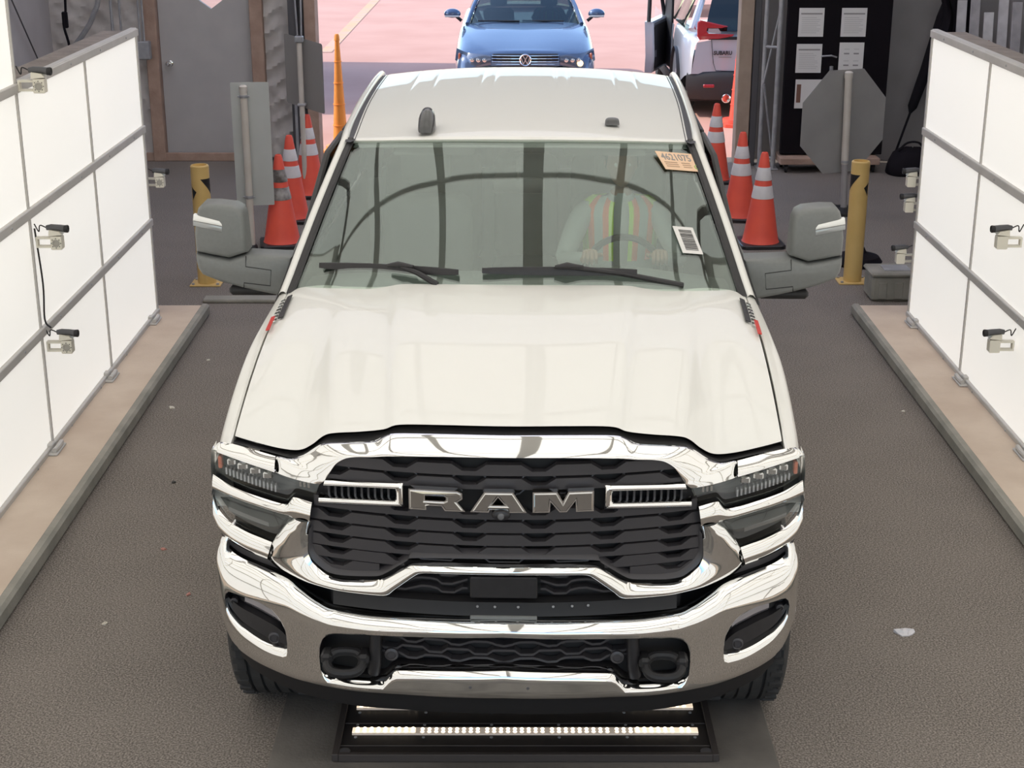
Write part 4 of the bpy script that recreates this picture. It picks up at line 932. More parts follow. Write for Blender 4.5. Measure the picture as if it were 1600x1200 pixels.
for row, y in enumerate((5.045, 5.225)):
    S = MB().box(-.655, .655, y - .024, y + .024, .028, .036, 0, bev=.002).build('lamp_strip', M_LEDBAR, LT_, 0)
    for side in ((-.655, -.415), (.415, .655)):
        MB().box(side[0], side[1], y - .017, y + .017, .034, .0385, 0, bev=.001).build('diffuser', M_LEDSOFT, S, 0)
    dots = MB(); x = -.635
    k = 0
    while x < .64:
        for dy in (-.010, .010): dots.lathe([(.0075, 0), (.0065, .003), (0, .004)], (x, y + dy, .0385 if abs(x) > .41 else .036), 'z', 8)
        k += 1; x += .0262 if k % 9 else .036
    o = dots.build('lamp_dots', M_LED, S); o['kind'] = 'stuff'
for y in (5.005, 5.092, 5.18):
    for k in range(6): MB().lathe([(.006, 0), (.006, .003), (.003, .004), (0, .003)], (-.64 + k * .256, y, .030), 'z', 8).build('screw', M_STEEL, LT_)

# ------------------------------------------------------------------ traffic cones and delineators
CONE_H = .76
def cone(label, x, y, h=CONE_H, rz=0, dirty=False, tilt=0, group='traffic cones beside the exit'):
    r0, r1 = .155, .030; rad = lambda t: r0 + (r1 - r0) * t
    C = empty('traffic_cone', (x, y, 0), rz); C.rotation_euler.y = tilt; tag(C, label, 'cone', group)
    pf = [(rad(0), .03), (rad(.30), h * .30 + .02)]
    body = MB().lathe([(rad(0) + .012, .028), (rad(0), .045)] + [(rad(t), .03 + (h - .03) * t) for t in (.1, .3, .5, .7, .85, .97)] + [(.026, h), (.018, h + .004), (.016, h - .02)], (0, 0, 0), 'z', 28, caps=False)
    body.build('cone_body', M_ORANGE, C)
    for t0, t1 in ((.50, .64), (.70, .84)):
        MB().lathe([(rad(t0) + .002, .03 + (h - .03) * t0), (rad(t0) + .003, .03 + (h - .03) * (t0 + .01)), (rad(t1) + .003, .03 + (h - .03) * (t1 - .01)), (rad(t1) + .001, .03 + (h - .03) * t1)], (0, 0, 0), 'z', 28, caps=False).build('reflective_band', M_BANDD if dirty else M_BAND, C)
    MB().prism(rrect(-.19, .19, -.19, .19, .05), lambda a, b, d: (a, b, d), .035, 0, bev=.008).build('base', M_BLACKP, C, 0)
    return C
cone('stained orange cone with dirty bands, frontmost of the left row', -1.98, 12.85, .78, R(10), True)
cone('orange cone in the middle of the left row', -2.02, 13.8, .78, R(-8))
cone('orange cone rearmost of the left row, under the tilted sign back', -1.99, 14.85, .80, R(5))
cone('orange cone frontmost of the right row beside the truck mirror', 2.14, 12.85, .80, R(3))
cone('orange cone in the middle of the right row', 2.10, 13.85, .80, R(-6))
cone('orange cone rearmost of the right row near the exit', 2.08, 15.55, .80, R(12))
def delineator(label, x, y, h, m):
    D = empty('channelizer_post', (x, y, 0)); tag(D, label, 'traffic post', 'channelizer posts outside the exit')
    pr = [(.17, .05), (.165, .09)]; z = .09; r = .085
    for k in range(5): pr += [(r, z), (r - .012, z + h * .17), (r - .004, z + h * .172), (r - .006, z + h * .18)]; z += h * .18; r -= .012
    pr += [(.028, h), (.018, h + .02), (0, h + .02)]
    MB().lathe(pr, (0, 0, 0), 'z', 20).build('post_body', m, D); MB().lathe([(.21, 0), (.21, .04), (.17, .05), (0, .05)], (0, 0, 0), 'z', 8).build('base', m, D, 20)
delineator('tall slim orange channelizer post at the left edge of the exit', -1.93, 17.15, 1.30, M_ORANGE2)
delineator('orange channelizer post behind the silver car on the right', 2.78, 19.0, 1.0, M_ORANGE)

# ------------------------------------------------------------------ sign backs, posts, bollards
G = empty('rectangular_sign', (-2.21, 12.72, 0)); tag(G, 'tall pale grey rectangular sign back on a white post, left side', 'sign')
MB().prism(rrect(-.155, .155, .38, 1.41, .008), lambda a, b, d: (a + .045, -.02 + d + a * .12, b), 0, -.004).build('sign_plate', mat('pale_sign_back', (.46, .47, .44), .5, .1, noise=(3, (.50, .51, .48), 3)), G, 0)
MB().tube([(0, -.062, 0), (.0, -.062, .6), (.0, -.062, 1.37)], .030, 14).build('post', M_PVC, G); MB().lathe([(.034, 0), (.034, .04), (.02, .052), (0, .052)], (.0, -.062, 1.34), 'z', 14).build('post_cap', M_PVC, G)
for z in (.46, 1.30): MB().lathe([(.034, -.012), (.036, 0), (.034, .012)], (0, -.062, z), 'z', 14).build('clamp', M_STEEL, G); MB().tube([(-.05, -.06, z), (.05, -.06, z)], .006, 6).build('bolt', M_STEEL, G)
MB().lathe([(.05, 0), (.05, .03), (.04, .05), (.031, .05)], (0, -.062, 0), 'z', 18).build('foot', M_BLACKP, G)
G = empty('tilted_sign', (-2.02, 14.92, 0)); tag(G, 'grey sign back turned sideways on a post above the left cones', 'sign')
MB().prism(rrect(-.24, .24, -.33, .33, .02), lambda a, b, d: (a * .82 + .03, -.12 + a * -.50 + d, 1.20 + b - a * .16), 0, .004).build('sign_plate', mat('dark_sign_back', (.27, .255, .24), .55, .1), G, 0)  # plate in a darker grey than the other sign backs
MB().tube([(.0, -.17, .80), (.0, -.17, 1.56)], .026, 12).build('post', M_PVC, G); MB().box(-.04, .04, -.21, -.13, 1.50, 1.56, 0, bev=.008).build('clamp', M_STEEL, G)
MB().box(-.04, .04, -.20, -.12, .90, .925, 0, bev=.005).build('clamp', M_STEEL, G); MB().tube([(.0, -.17, .02), (.0, -.17, .80)], .024, 10).build('stem', M_PVC, G)
G = empty('octagonal_sign', (3.12, 14.17, 0)); tag(G, 'grey back of an octagonal stop sign on a post, right side', 'sign')
oc = [(.515 * math.cos(R(22.5 + 45 * k)), .515 * math.sin(R(22.5 + 45 * k)) + .845) for k in range(8)]
MB().prism(oc, lambda a, b, d: (a * .88 - .05, a * .36 + d, b), 0, .004).build('sign_plate', mat('stop_sign_back', (.30, .29, .275), .5, .1, noise=(3, (.34, .33, .31), 3)), G, 0)
MB().tube([(-.02, -.05, .46), (-.04, -.05, 1.28)], .034, 14).build('upper_post', M_PVC, G); MB().lathe([(.040, 0), (.040, .05), (.025, .062), (0, .062)], (-.04, -.05, 1.25), 'z', 14).build('post_cap', M_PVC, G)
MB().tube([(0, -.05, .02), (-.02, -.05, .48)], .030, 14).build('lower_post', mat('post_grey', (.33, .31, .30), .5), G); MB().lathe([(.036, -.012), (.038, 0), (.036, .012)], (-.02, -.05, .48), 'z', 14).build('clamp', M_STEEL, G)
MB().lathe([(.2, 0), (.2, .03), (.07, .05), (.035, .05)], (0, -.05, 0), 'z', 18).build('foot', M_BLACKP, G)
def bollard(x, y, h, label, sd):
    B = empty('bollard', (x, y, 0)); tag(B, label, 'bollard', 'yellow bollards beside the lane')
    MB().lathe([(.07, .01), (.07, h - .008), (.064, h), (.055, h), (.055, h - .04), (0, h - .04)], (0, 0, 0), 'z', 28).build('pipe', M_YELLOW, B)
    MB().box(-.12, .12, -.10, .10, 0, .012, 0, bev=.003).build('base_plate', M_YELLOW, B, 0)
    for px in (-.095, .095):
        for py in (-.075, .075): MB().lathe([(.012, 0), (.012, .012), (0, .014)], (px, py, .012), 'z', 6).build('anchor_bolt', M_STEEL, B)
    m = MB(); a0 = R(-90) + sd * R(10)
    for tri in (((.0, -.10), (1.0, -.10), (1.0, -.23)), ((-.35, -.20), (-.85, -.16), (-.8, -.27))):
        n = 5; rows = []
        P = [(a0 + sd * tri[0][0] * R(80), h + tri[0][1]), (a0 + sd * tri[1][0] * R(80), h + tri[1][1]), (a0 + sd * tri[2][0] * R(80), h + tri[2][1])]
        for i in range(n + 1):
            t = i / n; A = (P[0][0] + (P[1][0] - P[0][0]) * t, P[0][1] + (P[1][1] - P[0][1]) * t); Bq = (P[0][0] + (P[2][0] - P[0][0]) * t, P[0][1] + (P[2][1] - P[0][1]) * t)
            rows.append([(.0712 * math.cos(A[0] + (Bq[0] - A[0]) * u), .0712 * math.sin(A[0] + (Bq[0] - A[0]) * u), A[1] + (Bq[1] - A[1]) * u) for u in (0, .5, 1)])
        m.loft(rows)
    m.build('arrow_tape', M_DEEP, B)
bollard(-2.39, 11.58, .94, 'yellow bollard behind the left tow mirror', 1)
bollard(2.68, 11.64, .96, 'yellow bollard behind the right tow mirror', -1)

# ------------------------------------------------------------------ notice board, bag, pole and boards on the right
N = empty('notice_board', (3.38, 16.2, 0)); tag(N, 'tall black board on castors with sheets of paper pinned to it', 'notice board')
MB().box(-.53, .55, -.05, .02, .17, 2.3, 0, bev=.006).build('board', M_BLKBOARD, N, 0)
MB().box(-.55, .50, -.22, .20, .09, .16, 0, bev=.006).build('timber_base', M_WOODB, N, 0)
for px in (-.48, .44):
    for py in (-.16, .14):
        c = MB().lathe([(.012, -.014), (.036, -.014), (.040, 0), (.036, .014), (.012, .014)], (px, py, .040), 'x', 16); c.box(px - .02, px + .02, py - .02, py + .02, .06, .09); c.build('castor', M_DEEP, N)
def paper(x0, x1, z0, z1, kind):
    x0 -= 3.38; x1 -= 3.38
    p = MB().box(x0, x1, -.056, -.051, z0, z1).build('paper', M_PAPER, N, 0); m = MB(); rp = random.Random(int(z0 * 100))
    if kind == 'text':
        m.box(x0 + .02, x1 - .02, -.0575, -.056, z1 - .065, z1 - .050, 1)
        for k in range(9): z = z1 - .10 - k * .019; m.box(x0 + .03, x1 - .03 - rp.uniform(0, .06), -.0575, -.056, z, z + .005)
    elif kind == 'form':
        for a in (.05, .15):
            for b in (.07, .19): m.box(x0 + a, x0 + a + .055, -.0575, -.056, z1 - b - .05, z1 - b - .035, 1); m.box(x0 + a, x0 + a + .055, -.0575, -.056, z1 - b, z1 - b + .006)
    else: m.box(x0 + .015, x0 + .06, -.0575, -.056, z0 + .06, z1 - .05, 1)
    m.build('print', [mat('ink_pale', (.50, .48, .46), .8), M_INKG if kind != 'photo' else mat('print_brown', (.20, .10, .07), .8)], p, 0)
paper(2.965, 3.225, 1.40, 1.69, 'text'); paper(3.405, 3.665, 1.40, 1.69, 'text'); paper(2.96, 3.225, 1.03, 1.325, 'text'); paper(3.405, 3.66, 1.045, 1.34, 'form'); paper(2.97, 3.30, .66, .96, 'photo')
k = MB().tube([(-.16, -.06, 1.20), (-.06, -.09, 1.21), (0, -.06, 1.19)], .010, 6); k.lathe([(.02, 0), (.02, .05), (0, .055)], (-.05, -.075, 1.05), 'z', 10); k.build('latch', M_STEEL, N)
bg = MB(); rows = []
for t, z in enumerate((0, .02, .08, .16, .23, .27, .28)):
    rr = (.92, 1, 1, .92, .74, .45, .1)[t]
    rows.append([(.25 * rr * math.copysign(abs(math.cos(a)) ** .7, math.cos(a)) * (1 + .05 * math.sin(3 * a + t)), .17 * rr * math.copysign(abs(math.sin(a)) ** .7, math.sin(a)), z + .012 * math.sin(5 * a + t) * (t > 1)) for a in [2 * PI * k / 24 for k in range(24)]])
bg.loft(rows, 0, True, True)
B_ = empty('black_bag', (4.19, 15.95, 0)); tag(B_, 'dark slumped bag on the floor right of the octagonal sign', 'bag'); bg.build('bag_body', M_CLOTH, B_, 60)
MB().tube(cr([(-.15, -.05, .25), (-.06, -.06, .34), (.06, -.06, .34), (.13, -.05, .25)], 5), .012, 6).build('strap', M_CLOTH, B_)
P_ = empty('furled_cloth', (4.16, 16.48, 0)); tag(P_, 'furled black cloth on a long pole leaning above the dark bag', 'pole')
ax = lambda t: Vector((-.03 + .55 * t, .02 + .12 * t, .004 + 1.80 * t))
MB().tube([ax(0), ax(.5), ax(1.1)], .013, 8).build('pole', M_CLOTH, P_)
MB().tube([ax(t) for t in (.30, .34, .42, .55, .70, .85, .98, 1.02)], [.012, .05, .055, .06, .075, .09, .08, .02], 10).build('cloth', M_CLOTH, P_)
c = sheet(0, 1, 0, 1, 0, 14, 30, 9, .0); c.v = [(4.47 + x * .30 + .05 * math.sin(7 * z), 16.42 - .10 * abs(math.sin(9 * x + 2 * z)) - .03, 1.30 + z * .95 + .12 * abs(x - .45)) for x, y, z in c.v]
H = empty('hanging_jacket', (0, 0, 0)); tag(H, 'dark jacket hanging on the wall at the upper right', 'jacket')
o = c.build('cloth', M_CLOTH, H, 60); so = o.modifiers.new('thick', 'SOLIDIFY'); so.thickness = .02
MB().tube([(4.62, 16.78, 2.30), (4.62, 16.50, 2.28), (4.62, 16.42, 2.20)], .012, 6).build('hook', M_STEEL, H)
shades = [mat('grey_board_a', (.62, .60, .60), .8, noise=(4, (.38, .37, .37), 4)), mat('grey_board_b', (.48, .46, .465), .8, noise=(4, (.28, .27, .28), 4)), mat('grey_board_c', (.70, .68, .67), .8, noise=(4, (.44, .43, .42), 4))]
words = ['leftmost', 'second', 'third', 'fourth', 'fifth', 'rightmost']
for k in range(6):
    x = 4.60 + k * .105; w = .095; zt = 1.78 + .10 * math.sin(k * 2.3); M_ = Matrix.Translation((x, 15.95 - .12 * k, 0)) @ Matrix.Rotation(R(-7), 4, 'X') @ Matrix.Rotation(R(6 * math.sin(k * 1.7)), 4, 'Z')
    b = MB().box(0, w, 0, .03, .004, zt, 0, bev=.003); b.build('loose_board', shades[k % 3], None, 0); ob = bpy.context.scene.collection.objects[-1]; ob.matrix_world = M_
    if k == 2: FB = ob
    tag(ob, 'upright grey board leaning behind the right light wall, %s of the row' % words[k], 'board', 'boards behind the right wall')
MB().tube(cr([(.05, -.01, 1.40), (.08, -.012, 1.35), (.06, -.012, 1.29), (.03, -.01, 1.32), (.05, -.01, 1.37)], 4), .008, 6).build('red_clip', mat('clip_red', (.35, .07, .05), .6), FB)
U = empty('utility_box', (2.90, 11.2, 0)); tag(U, 'low grey concrete utility box by the end of the right wall', 'utility box')
MB().box(-.20, .20, -.14, .14, 0, .19, 0, bev=.02).build('box_body', M_CONCEDGE, U); MB().box(-.21, .21, -.15, .15, .19, .225, 0, bev=.012).build('lid', M_CONCEDGE, U); MB().box(-.10, .10, -.08, .08, .225, .231, 0, bev=.002).build('lid_plate', M_STEEL, U)
for px in (-.12, 0, .12): MB().box(px - .035, px + .035, -.147, -.135, .02, .15, 0, bev=.006).build('side_rib', M_CONCEDGE, U)
D_ = empty('drum_lid', (2.62, 12.2, 0)); tag(D_, 'dark round rubber base on the floor behind the right bollard', 'base'); MB().lathe([(.19, 0), (.20, .03), (.17, .07), (.07, .10), (.05, .14), (0, .14)], (.22, 0, 0), 'z', 24).build('rubber_base', M_CLOTH, D_)

# ------------------------------------------------------------------ inspection cameras on the walls
def inspection_camera():
    C = empty('inspection_camera', (0, 0, 0))
    br = MB().prism([(0, 0), (.11, 0), (.11, .012), (.012, .012), (.012, .055), (.11, .055), (.11, .067), (0, .067)], lambda a, b, d: (a, d, b), -.02, .02)
    br.build('bracket', M_CAMW, C, 0)
    cub = MB().prism(rrect(.095, .165, -.01, .075, .008), lambda a, b, d: (a, d, b), -.035, .03, 0, bev=.004); b = cub.build('mount_block', M_CAMW, C, 0)
    MB().lathe([(.024, 0), (.024, -.004), (.016, -.005), (.014, -.002), (0, -.002)], (.13, -.034, .033), 'y', 16).build('dial', mat('dial_grey', (.35, .33, .29), .5), b)
    for k in range(8): MB().lathe([(.0035, 0), (.003, -.003), (0, -.003)], (.13 + .030 * math.cos(k * PI / 4), -.035, .033 + .030 * math.sin(k * PI / 4)), 'y', 6).build('screw', M_INK, b)
    MB().prism([(.085, .075), (.17, .085), (.15, .105), (.09, .115)], lambda a, b, d: (a, d, b), -.03, .028).build('tilt_plate', M_CAMW, C, 0)
    MB().tube([(.07, .0, .125), (.10, .0, .128), (.15, .0, .125), (.185, .0, .118)], [.016, .020, .020, .023], 14).build('camera_body', mat('camera_grey', (.09, .09, .095), .4, .3), C)
    MB().lathe([(.023, 0), (.025, .02), (.022, .026), (.016, .022), (0, .020)], (.18, .0, .118), 'x', 16).build('lens_hood', M_DEEP, C)
    MB().tube(cr([(.07, 0, .125), (.03, 0, .14), (.02, 0, .10), (-.005, 0, .15)], 5), .004, 6).build('cable', M_DEEP, C)
    return C
ic = inspection_camera(); used = False
def put(loc, rz, label):
    global used
    o = ic if not used else copy_tree(ic); used = True
    o.scale = (.85,) * 3; o.location = loc; o.rotation_euler = (0, 0, rz); tag(o, label, 'camera', 'inspection cameras on the light walls')
bpy.context.view_layer.update()
put((XL + .02, 7.90, 2.03), 0, 'small inspection camera on the top edge of the left light wall')
put((XL + .02, 7.93, 1.20), 0, 'small inspection camera at mid height on the left light wall')
put((XL + .02, 7.93, .62), 0, 'small inspection camera lowest on the left light wall')
put((XL - .03, 10.60, .98), 0, 'small inspection camera on the far end of the left light wall')
put((XR - .02, 8.22, 1.13), PI, 'small inspection camera at mid height on the face of the right light wall')
put((XR - .02, 8.16, .55), PI, 'small inspection camera lowest on the face of the right light wall')
put((XR + .06, 10.52, 1.0), PI, 'topmost inspection camera on the far end of the right light wall')
put((XR + .06, 10.52, .82), PI, 'middle inspection camera on the far end of the right light wall')
put((XR + .03, 10.52, .45), PI, 'lowest inspection camera on the far end of the right light wall')
MB().tube(cr([(XL + .012, 7.94, 1.30), (XL + .03, 7.93, 1.0), (XL + .02, 7.93, .80), (XL + .05, 7.93, .75)], 6), .005, 6).build('camera_cable', M_DEEP, wall_left)

# ------------------------------------------------------------------ people (driver of the truck, driver of the blue car)
def person_mesh():
    V, E_, rad = [], [], []
    def v(p, r, par=None):
        V.append(p); rad.append(r)
        if par is not None: E_.append((par, len(V) - 1))
        return len(V) - 1
    pel = v((0, .0, .0), (.145, .115)); wa = v((0, .03, .15), (.145, .11), pel); chs = v((0, .03, .33), (.165, .115), wa); ub = v((0, .0, .47), (.135, .09), chs); nk = v((0, -.02, .55), (.055, .06), ub); nk2 = v((0, -.035, .61), (.053, .058), nk)
    tips = []
    for s in (1, -1):
        sh = v((s * .19, -.01, .475), (.07, .07), ub); el = v((s * .29, -.22, .27), (.048, .048), sh); wr = v((s * .17, -.47, .35), (.030, .027), el)
        pm = v((s * .165, -.535, .385), (.038, .018), wr)
        for k, (a, l) in enumerate(((-.027, .85), (-.009, 1), (.009, .95), (.026, .75))):
            b0 = v((s * (.165 + a), -.565, .405), (.0105, .0105), pm); b1 = v((s * (.165 + a * 1.1), -.585 - .01 * l, .395 - .02 * l), (.0095, .0095), b0); v((s * (.165 + a * 1.1), -.575, .365 - .022 * l), (.008, .008), b1)
        t0 = v((s * .125, -.525, .375), (.012, .012), pm); v((s * .105, -.55, .385), (.010, .010), t0)
        hp = v((s * .095, -.03, -.02), (.095, .09), pel); kn = v((s * .16, -.47, .05), (.062, .062), hp); an = v((s * .16, -.60, -.34), (.042, .042), kn); v((s * .165, -.74, -.37), (.040, .034), an)
    me = bpy.data.meshes.new('body_skeleton'); me.from_pydata(V, E_, []); o = bpy.data.objects.new('body_skeleton', me); COL.objects.link(o)
    o.modifiers.new('skin', 'SKIN'); sd = me.skin_vertices[0].data
    for k, r in enumerate(rad): sd[k].radius = r
    sd[0].use_root = True; sb = o.modifiers.new('sub', 'SUBSURF'); sb.levels = 2; sb.render_levels = 2
    dg = bpy.context.evaluated_depsgraph_get(); em = bpy.data.meshes.new_from_object(o.evaluated_get(dg)); bpy.data.objects.remove(o)
    m = MB(); m.add([q.co[:] for q in em.vertices], [tuple(p.vertices) for p in em.polygons]); bpy.data.meshes.remove(em)
    # head: skull, jaw, nose, brow, ears
    n, k = 24, 18; rows = []
    for j in range(k + 1):
        ph = PI * j / k; row = []
        for i in range(n):
            th = 2 * PI * i / n; x, y, z = math.sin(ph) * math.cos(th), math.sin(ph) * math.sin(th), math.cos(ph)
            w = .076 * (1 - .18 * max(0, -z)) ; d = .096; px, py, pz = x * w, y * d, z * .118
            if y < 0:
                f = -y; py -= .022 * math.exp(-((x / .16) ** 2 + ((z + .12) / .16) ** 2)) * f; py -= .008 * math.exp(-((x / .5) ** 2 + ((z - .22) / .10) ** 2)) * f
                py += .010 * f * sum(math.exp(-(((x - sx) / .16) ** 2 + ((z - .06) / .10) ** 2)) for sx in (-.42, .42)); py -= .006 * math.exp(-((x / .3) ** 2 + ((z + .45) / .07) ** 2)) * f; py -= .010 * math.exp(-((x / .4) ** 2 + ((z + .8) / .2) ** 2))
            px += math.copysign(.016, x) * math.exp(-(((abs(x) - 1) / .1) ** 2 + ((z - 0) / .2) ** 2 + ((y - .1) / .22) ** 2)) if abs(x) > .5 else 0
            row.append((px, py - .045, pz + .725))
        rows.append(row)
    m.loft(rows, 0, True)
    ms = []
    for f in m.f:
        c = sum((Vector(m.v[i]) for i in f), Vector()) / len(f)
        ms.append(0 if c.z > .575 or c.y < -.46 and c.z > .25 else 2 if c.z < .06 else 1)
    m.m = ms
    ob = m.build('body', [M_SKIN, M_SHIRT, M_TROUS], None, 80); bme = ob.data; bpy.data.objects.remove(ob)
    # hair cap
    h = MB(); rows = []
    for j in range(9):
        ph = PI * .56 * j / 8; row = []
        for i in range(24):
            th = 2 * PI * i / 24; x, y, z = math.sin(ph) * math.cos(th), math.sin(ph) * math.sin(th), math.cos(ph)
            if y < -.35: z = max(z, .42)
            row.append((x * .083, y * .104 - .040, z * .125 + .727))
        rows.append(row)
    h.loft(rows, 0, True); ho = h.build('hair', M_HAIR, None, 80); hme = ho.data; bpy.data.objects.remove(ho)
    # vest: two front halves and back, following the torso, with bands
    vst = MB(); rows = []; A = [-62, -52, -40, -28, -18, -9]; angs = [R(-90 + a) for a in (11, 18, 27, 42, 55, 78, 100, 130, 180, 230, 260, 282, 305, 318, 333, 342, 349)]
    for z, rx, ry, cy in ((.02, .175, .145, .02), (.12, .172, .14, .025), (.24, .185, .142, .03), (.34, .195, .142, .028), (.42, .200, .135, .012), (.475, .205, .122, .0), (.515, .195, .105, -.003), (.545, .165, .075, -.002), (.558, .14, .03, .0)):
        rows.append([(rx * math.cos(a), cy + ry * math.sin(a), z) for a in angs])
    seq = [0, 0, 1, 2, 1, 0, 1, 0, 0, 0, 1, 0, 1, 2, 1, 0, 0]
    def mc(i, j): return [0, 1, 2, 1, 0, 0, 0, 0, 0, 0, 0, 0, 1, 2, 1, 0][min(j, 15)] if i != 1 else 2
    vst.loft(rows, 0, False, False, mc); vo = vst.build('vest', [M_VESTG, M_VESTO, M_VESTS], None, 60); vme = vo.data; bpy.data.objects.remove(vo)
    ey = MB()
    for sx in (-.030, .030): ey.lathe([(0, -.006), (.008, -.004), (.010, 0), (.008, .004), (0, .006)], (sx, -.128, .733), 'y', 10)
    eo = ey.build('eyes', mat('eye_white', (.6, .58, .55), .3), None, 80); eme = eo.data; bpy.data.objects.remove(eo)
    return bme, hme, vme, eme
PM = person_mesh()
def person(loc, rz, label, group='drivers in lime and orange safety vests', sc=1):
    P = link('person', PM[0], None, loc, (0, 0, rz)); tag(P, label, 'person', group)
    for nm, me in zip(('hair', 'vest', 'eyes'), PM[1:]): link(nm, me, P)
    P.scale = (sc, sc, sc)
def tw(x, y, z):
    return tuple(T.matrix_world @ Vector((x, y, z)))
bpy.context.view_layer.update()
person(tw(.5, 2.93, 1.005), R(-1.5), 'driver in a lime and orange safety vest seated behind the truck windshield')

# ------------------------------------------------------------------ blue saloon waiting outside
V_ = empty('blue_car', (.17, 19.75, 0)); tag(V_, 'blue saloon car facing the exit in the yard', 'car')
def body_loft(stations, kx=3, ky=4):
    """stations: (y, [(x, z)...]) half sections, top centre to sill; mirrored"""
    secs = [cr([(x, y, z) for x, z in pr], kx, .45) for y, pr in stations]; n = len(secs[0])
    lines = [cr([s[i] for s in secs], ky, .45) for i in range(n)]
    rows = [[lines[i][j] for i in range(n)] for j in range(len(lines[0]))]
    return MB().loft([[Vector((-p.x, p.y, p.z)) for p in r[:0:-1]] + r for r in rows])
st_ = [(0.0, [(0, .64), (.35, .64), (.60, .63), (.72, .60), (.76, .50), (.76, .30)]),
       (.06, [(0, .80), (.35, .79), (.62, .74), (.78, .68), (.83, .55), (.83, .26)]),
       (.16, [(0, .835), (.36, .83), (.66, .80), (.82, .75), (.88, .60), (.88, .25)]),
       (.45, [(0, .90), (.38, .905), (.70, .88), (.84, .82), (.905, .68), (.90, .25)]),
       (.85, [(0, .975), (.40, .985), (.73, .955), (.86, .89), (.915, .72), (.91, .25)]),
       (1.25, [(0, 1.03), (.42, 1.035), (.74, 1.005), (.86, .95), (.915, .75), (.91, .25)]),
       (1.42, [(0, 1.045), (.42, 1.05), (.74, 1.02), (.86, .965), (.915, .77), (.91, .25)])]
body_loft(st_).build('front_body', M_BLUE, V_, 60)
body_loft([(1.42, [(.80, 1.0), (.84, .98), (.88, .93), (.915, .77), (.915, .5), (.90, .25)]), (2.6, [(.80, 1.01), (.84, .99), (.885, .94), (.92, .77), (.92, .5), (.905, .25)]), (3.8, [(.78, 1.03), (.83, 1.0), (.88, .95), (.91, .78), (.91, .5), (.89, .25)])], 2, 3).build('side_body', M_BLUE, V_, 60)
body_loft([(3.7, [(0, 1.08), (.4, 1.075), (.74, 1.03), (.84, .97), (.90, .78), (.88, .28)]), (4.5, [(0, 1.06), (.4, 1.05), (.70, 1.0), (.80, .93), (.84, .75), (.82, .3)]), (4.75, [(0, .95), (.4, .94), (.66, .9), (.74, .83), (.76, .7), (.74, .35)])]).build('boot', M_BLUE, V_, 60)
body_loft([(2.05, [(0, 1.44), (.3, 1.435), (.52, 1.41), (.60, 1.37)]), (2.5, [(0, 1.485), (.3, 1.48), (.54, 1.45), (.62, 1.40)]), (3.2, [(0, 1.47), (.3, 1.465), (.52, 1.43), (.60, 1.38)])]).build('roof', M_BLUE, V_, 60)
def car_glass(nm, a, b, par, mt=None):
    g = [[lerp(p, q, t) + Vector((0, 0, .02 * math.sin(PI * t))) for p, q in zip(a, b)] for t in (0, .25, .5, .75, 1)]; return slab_of(g, [[p + Vector((0, .004, -.004)) for p in r] for r in g]).build(nm, mt or M_CG, par, 60)
M_CG = pane('car_glass', (.26, .29, .30), .08, .6)
bs = [Vector((x, 1.33 + .12 * (x / .72) ** 2, 1.035 - .02 * (x / .72) ** 2)) for x in (-.74, -.5, -.25, 0, .25, .5, .74)]; tsp = [Vector((x, 2.03 + .08 * (x / .56) ** 2, 1.44 - .03 * (x / .56) ** 2)) for x in (-.56, -.38, -.19, 0, .19, .38, .56)]
car_glass('windshield', bs, tsp, V_)
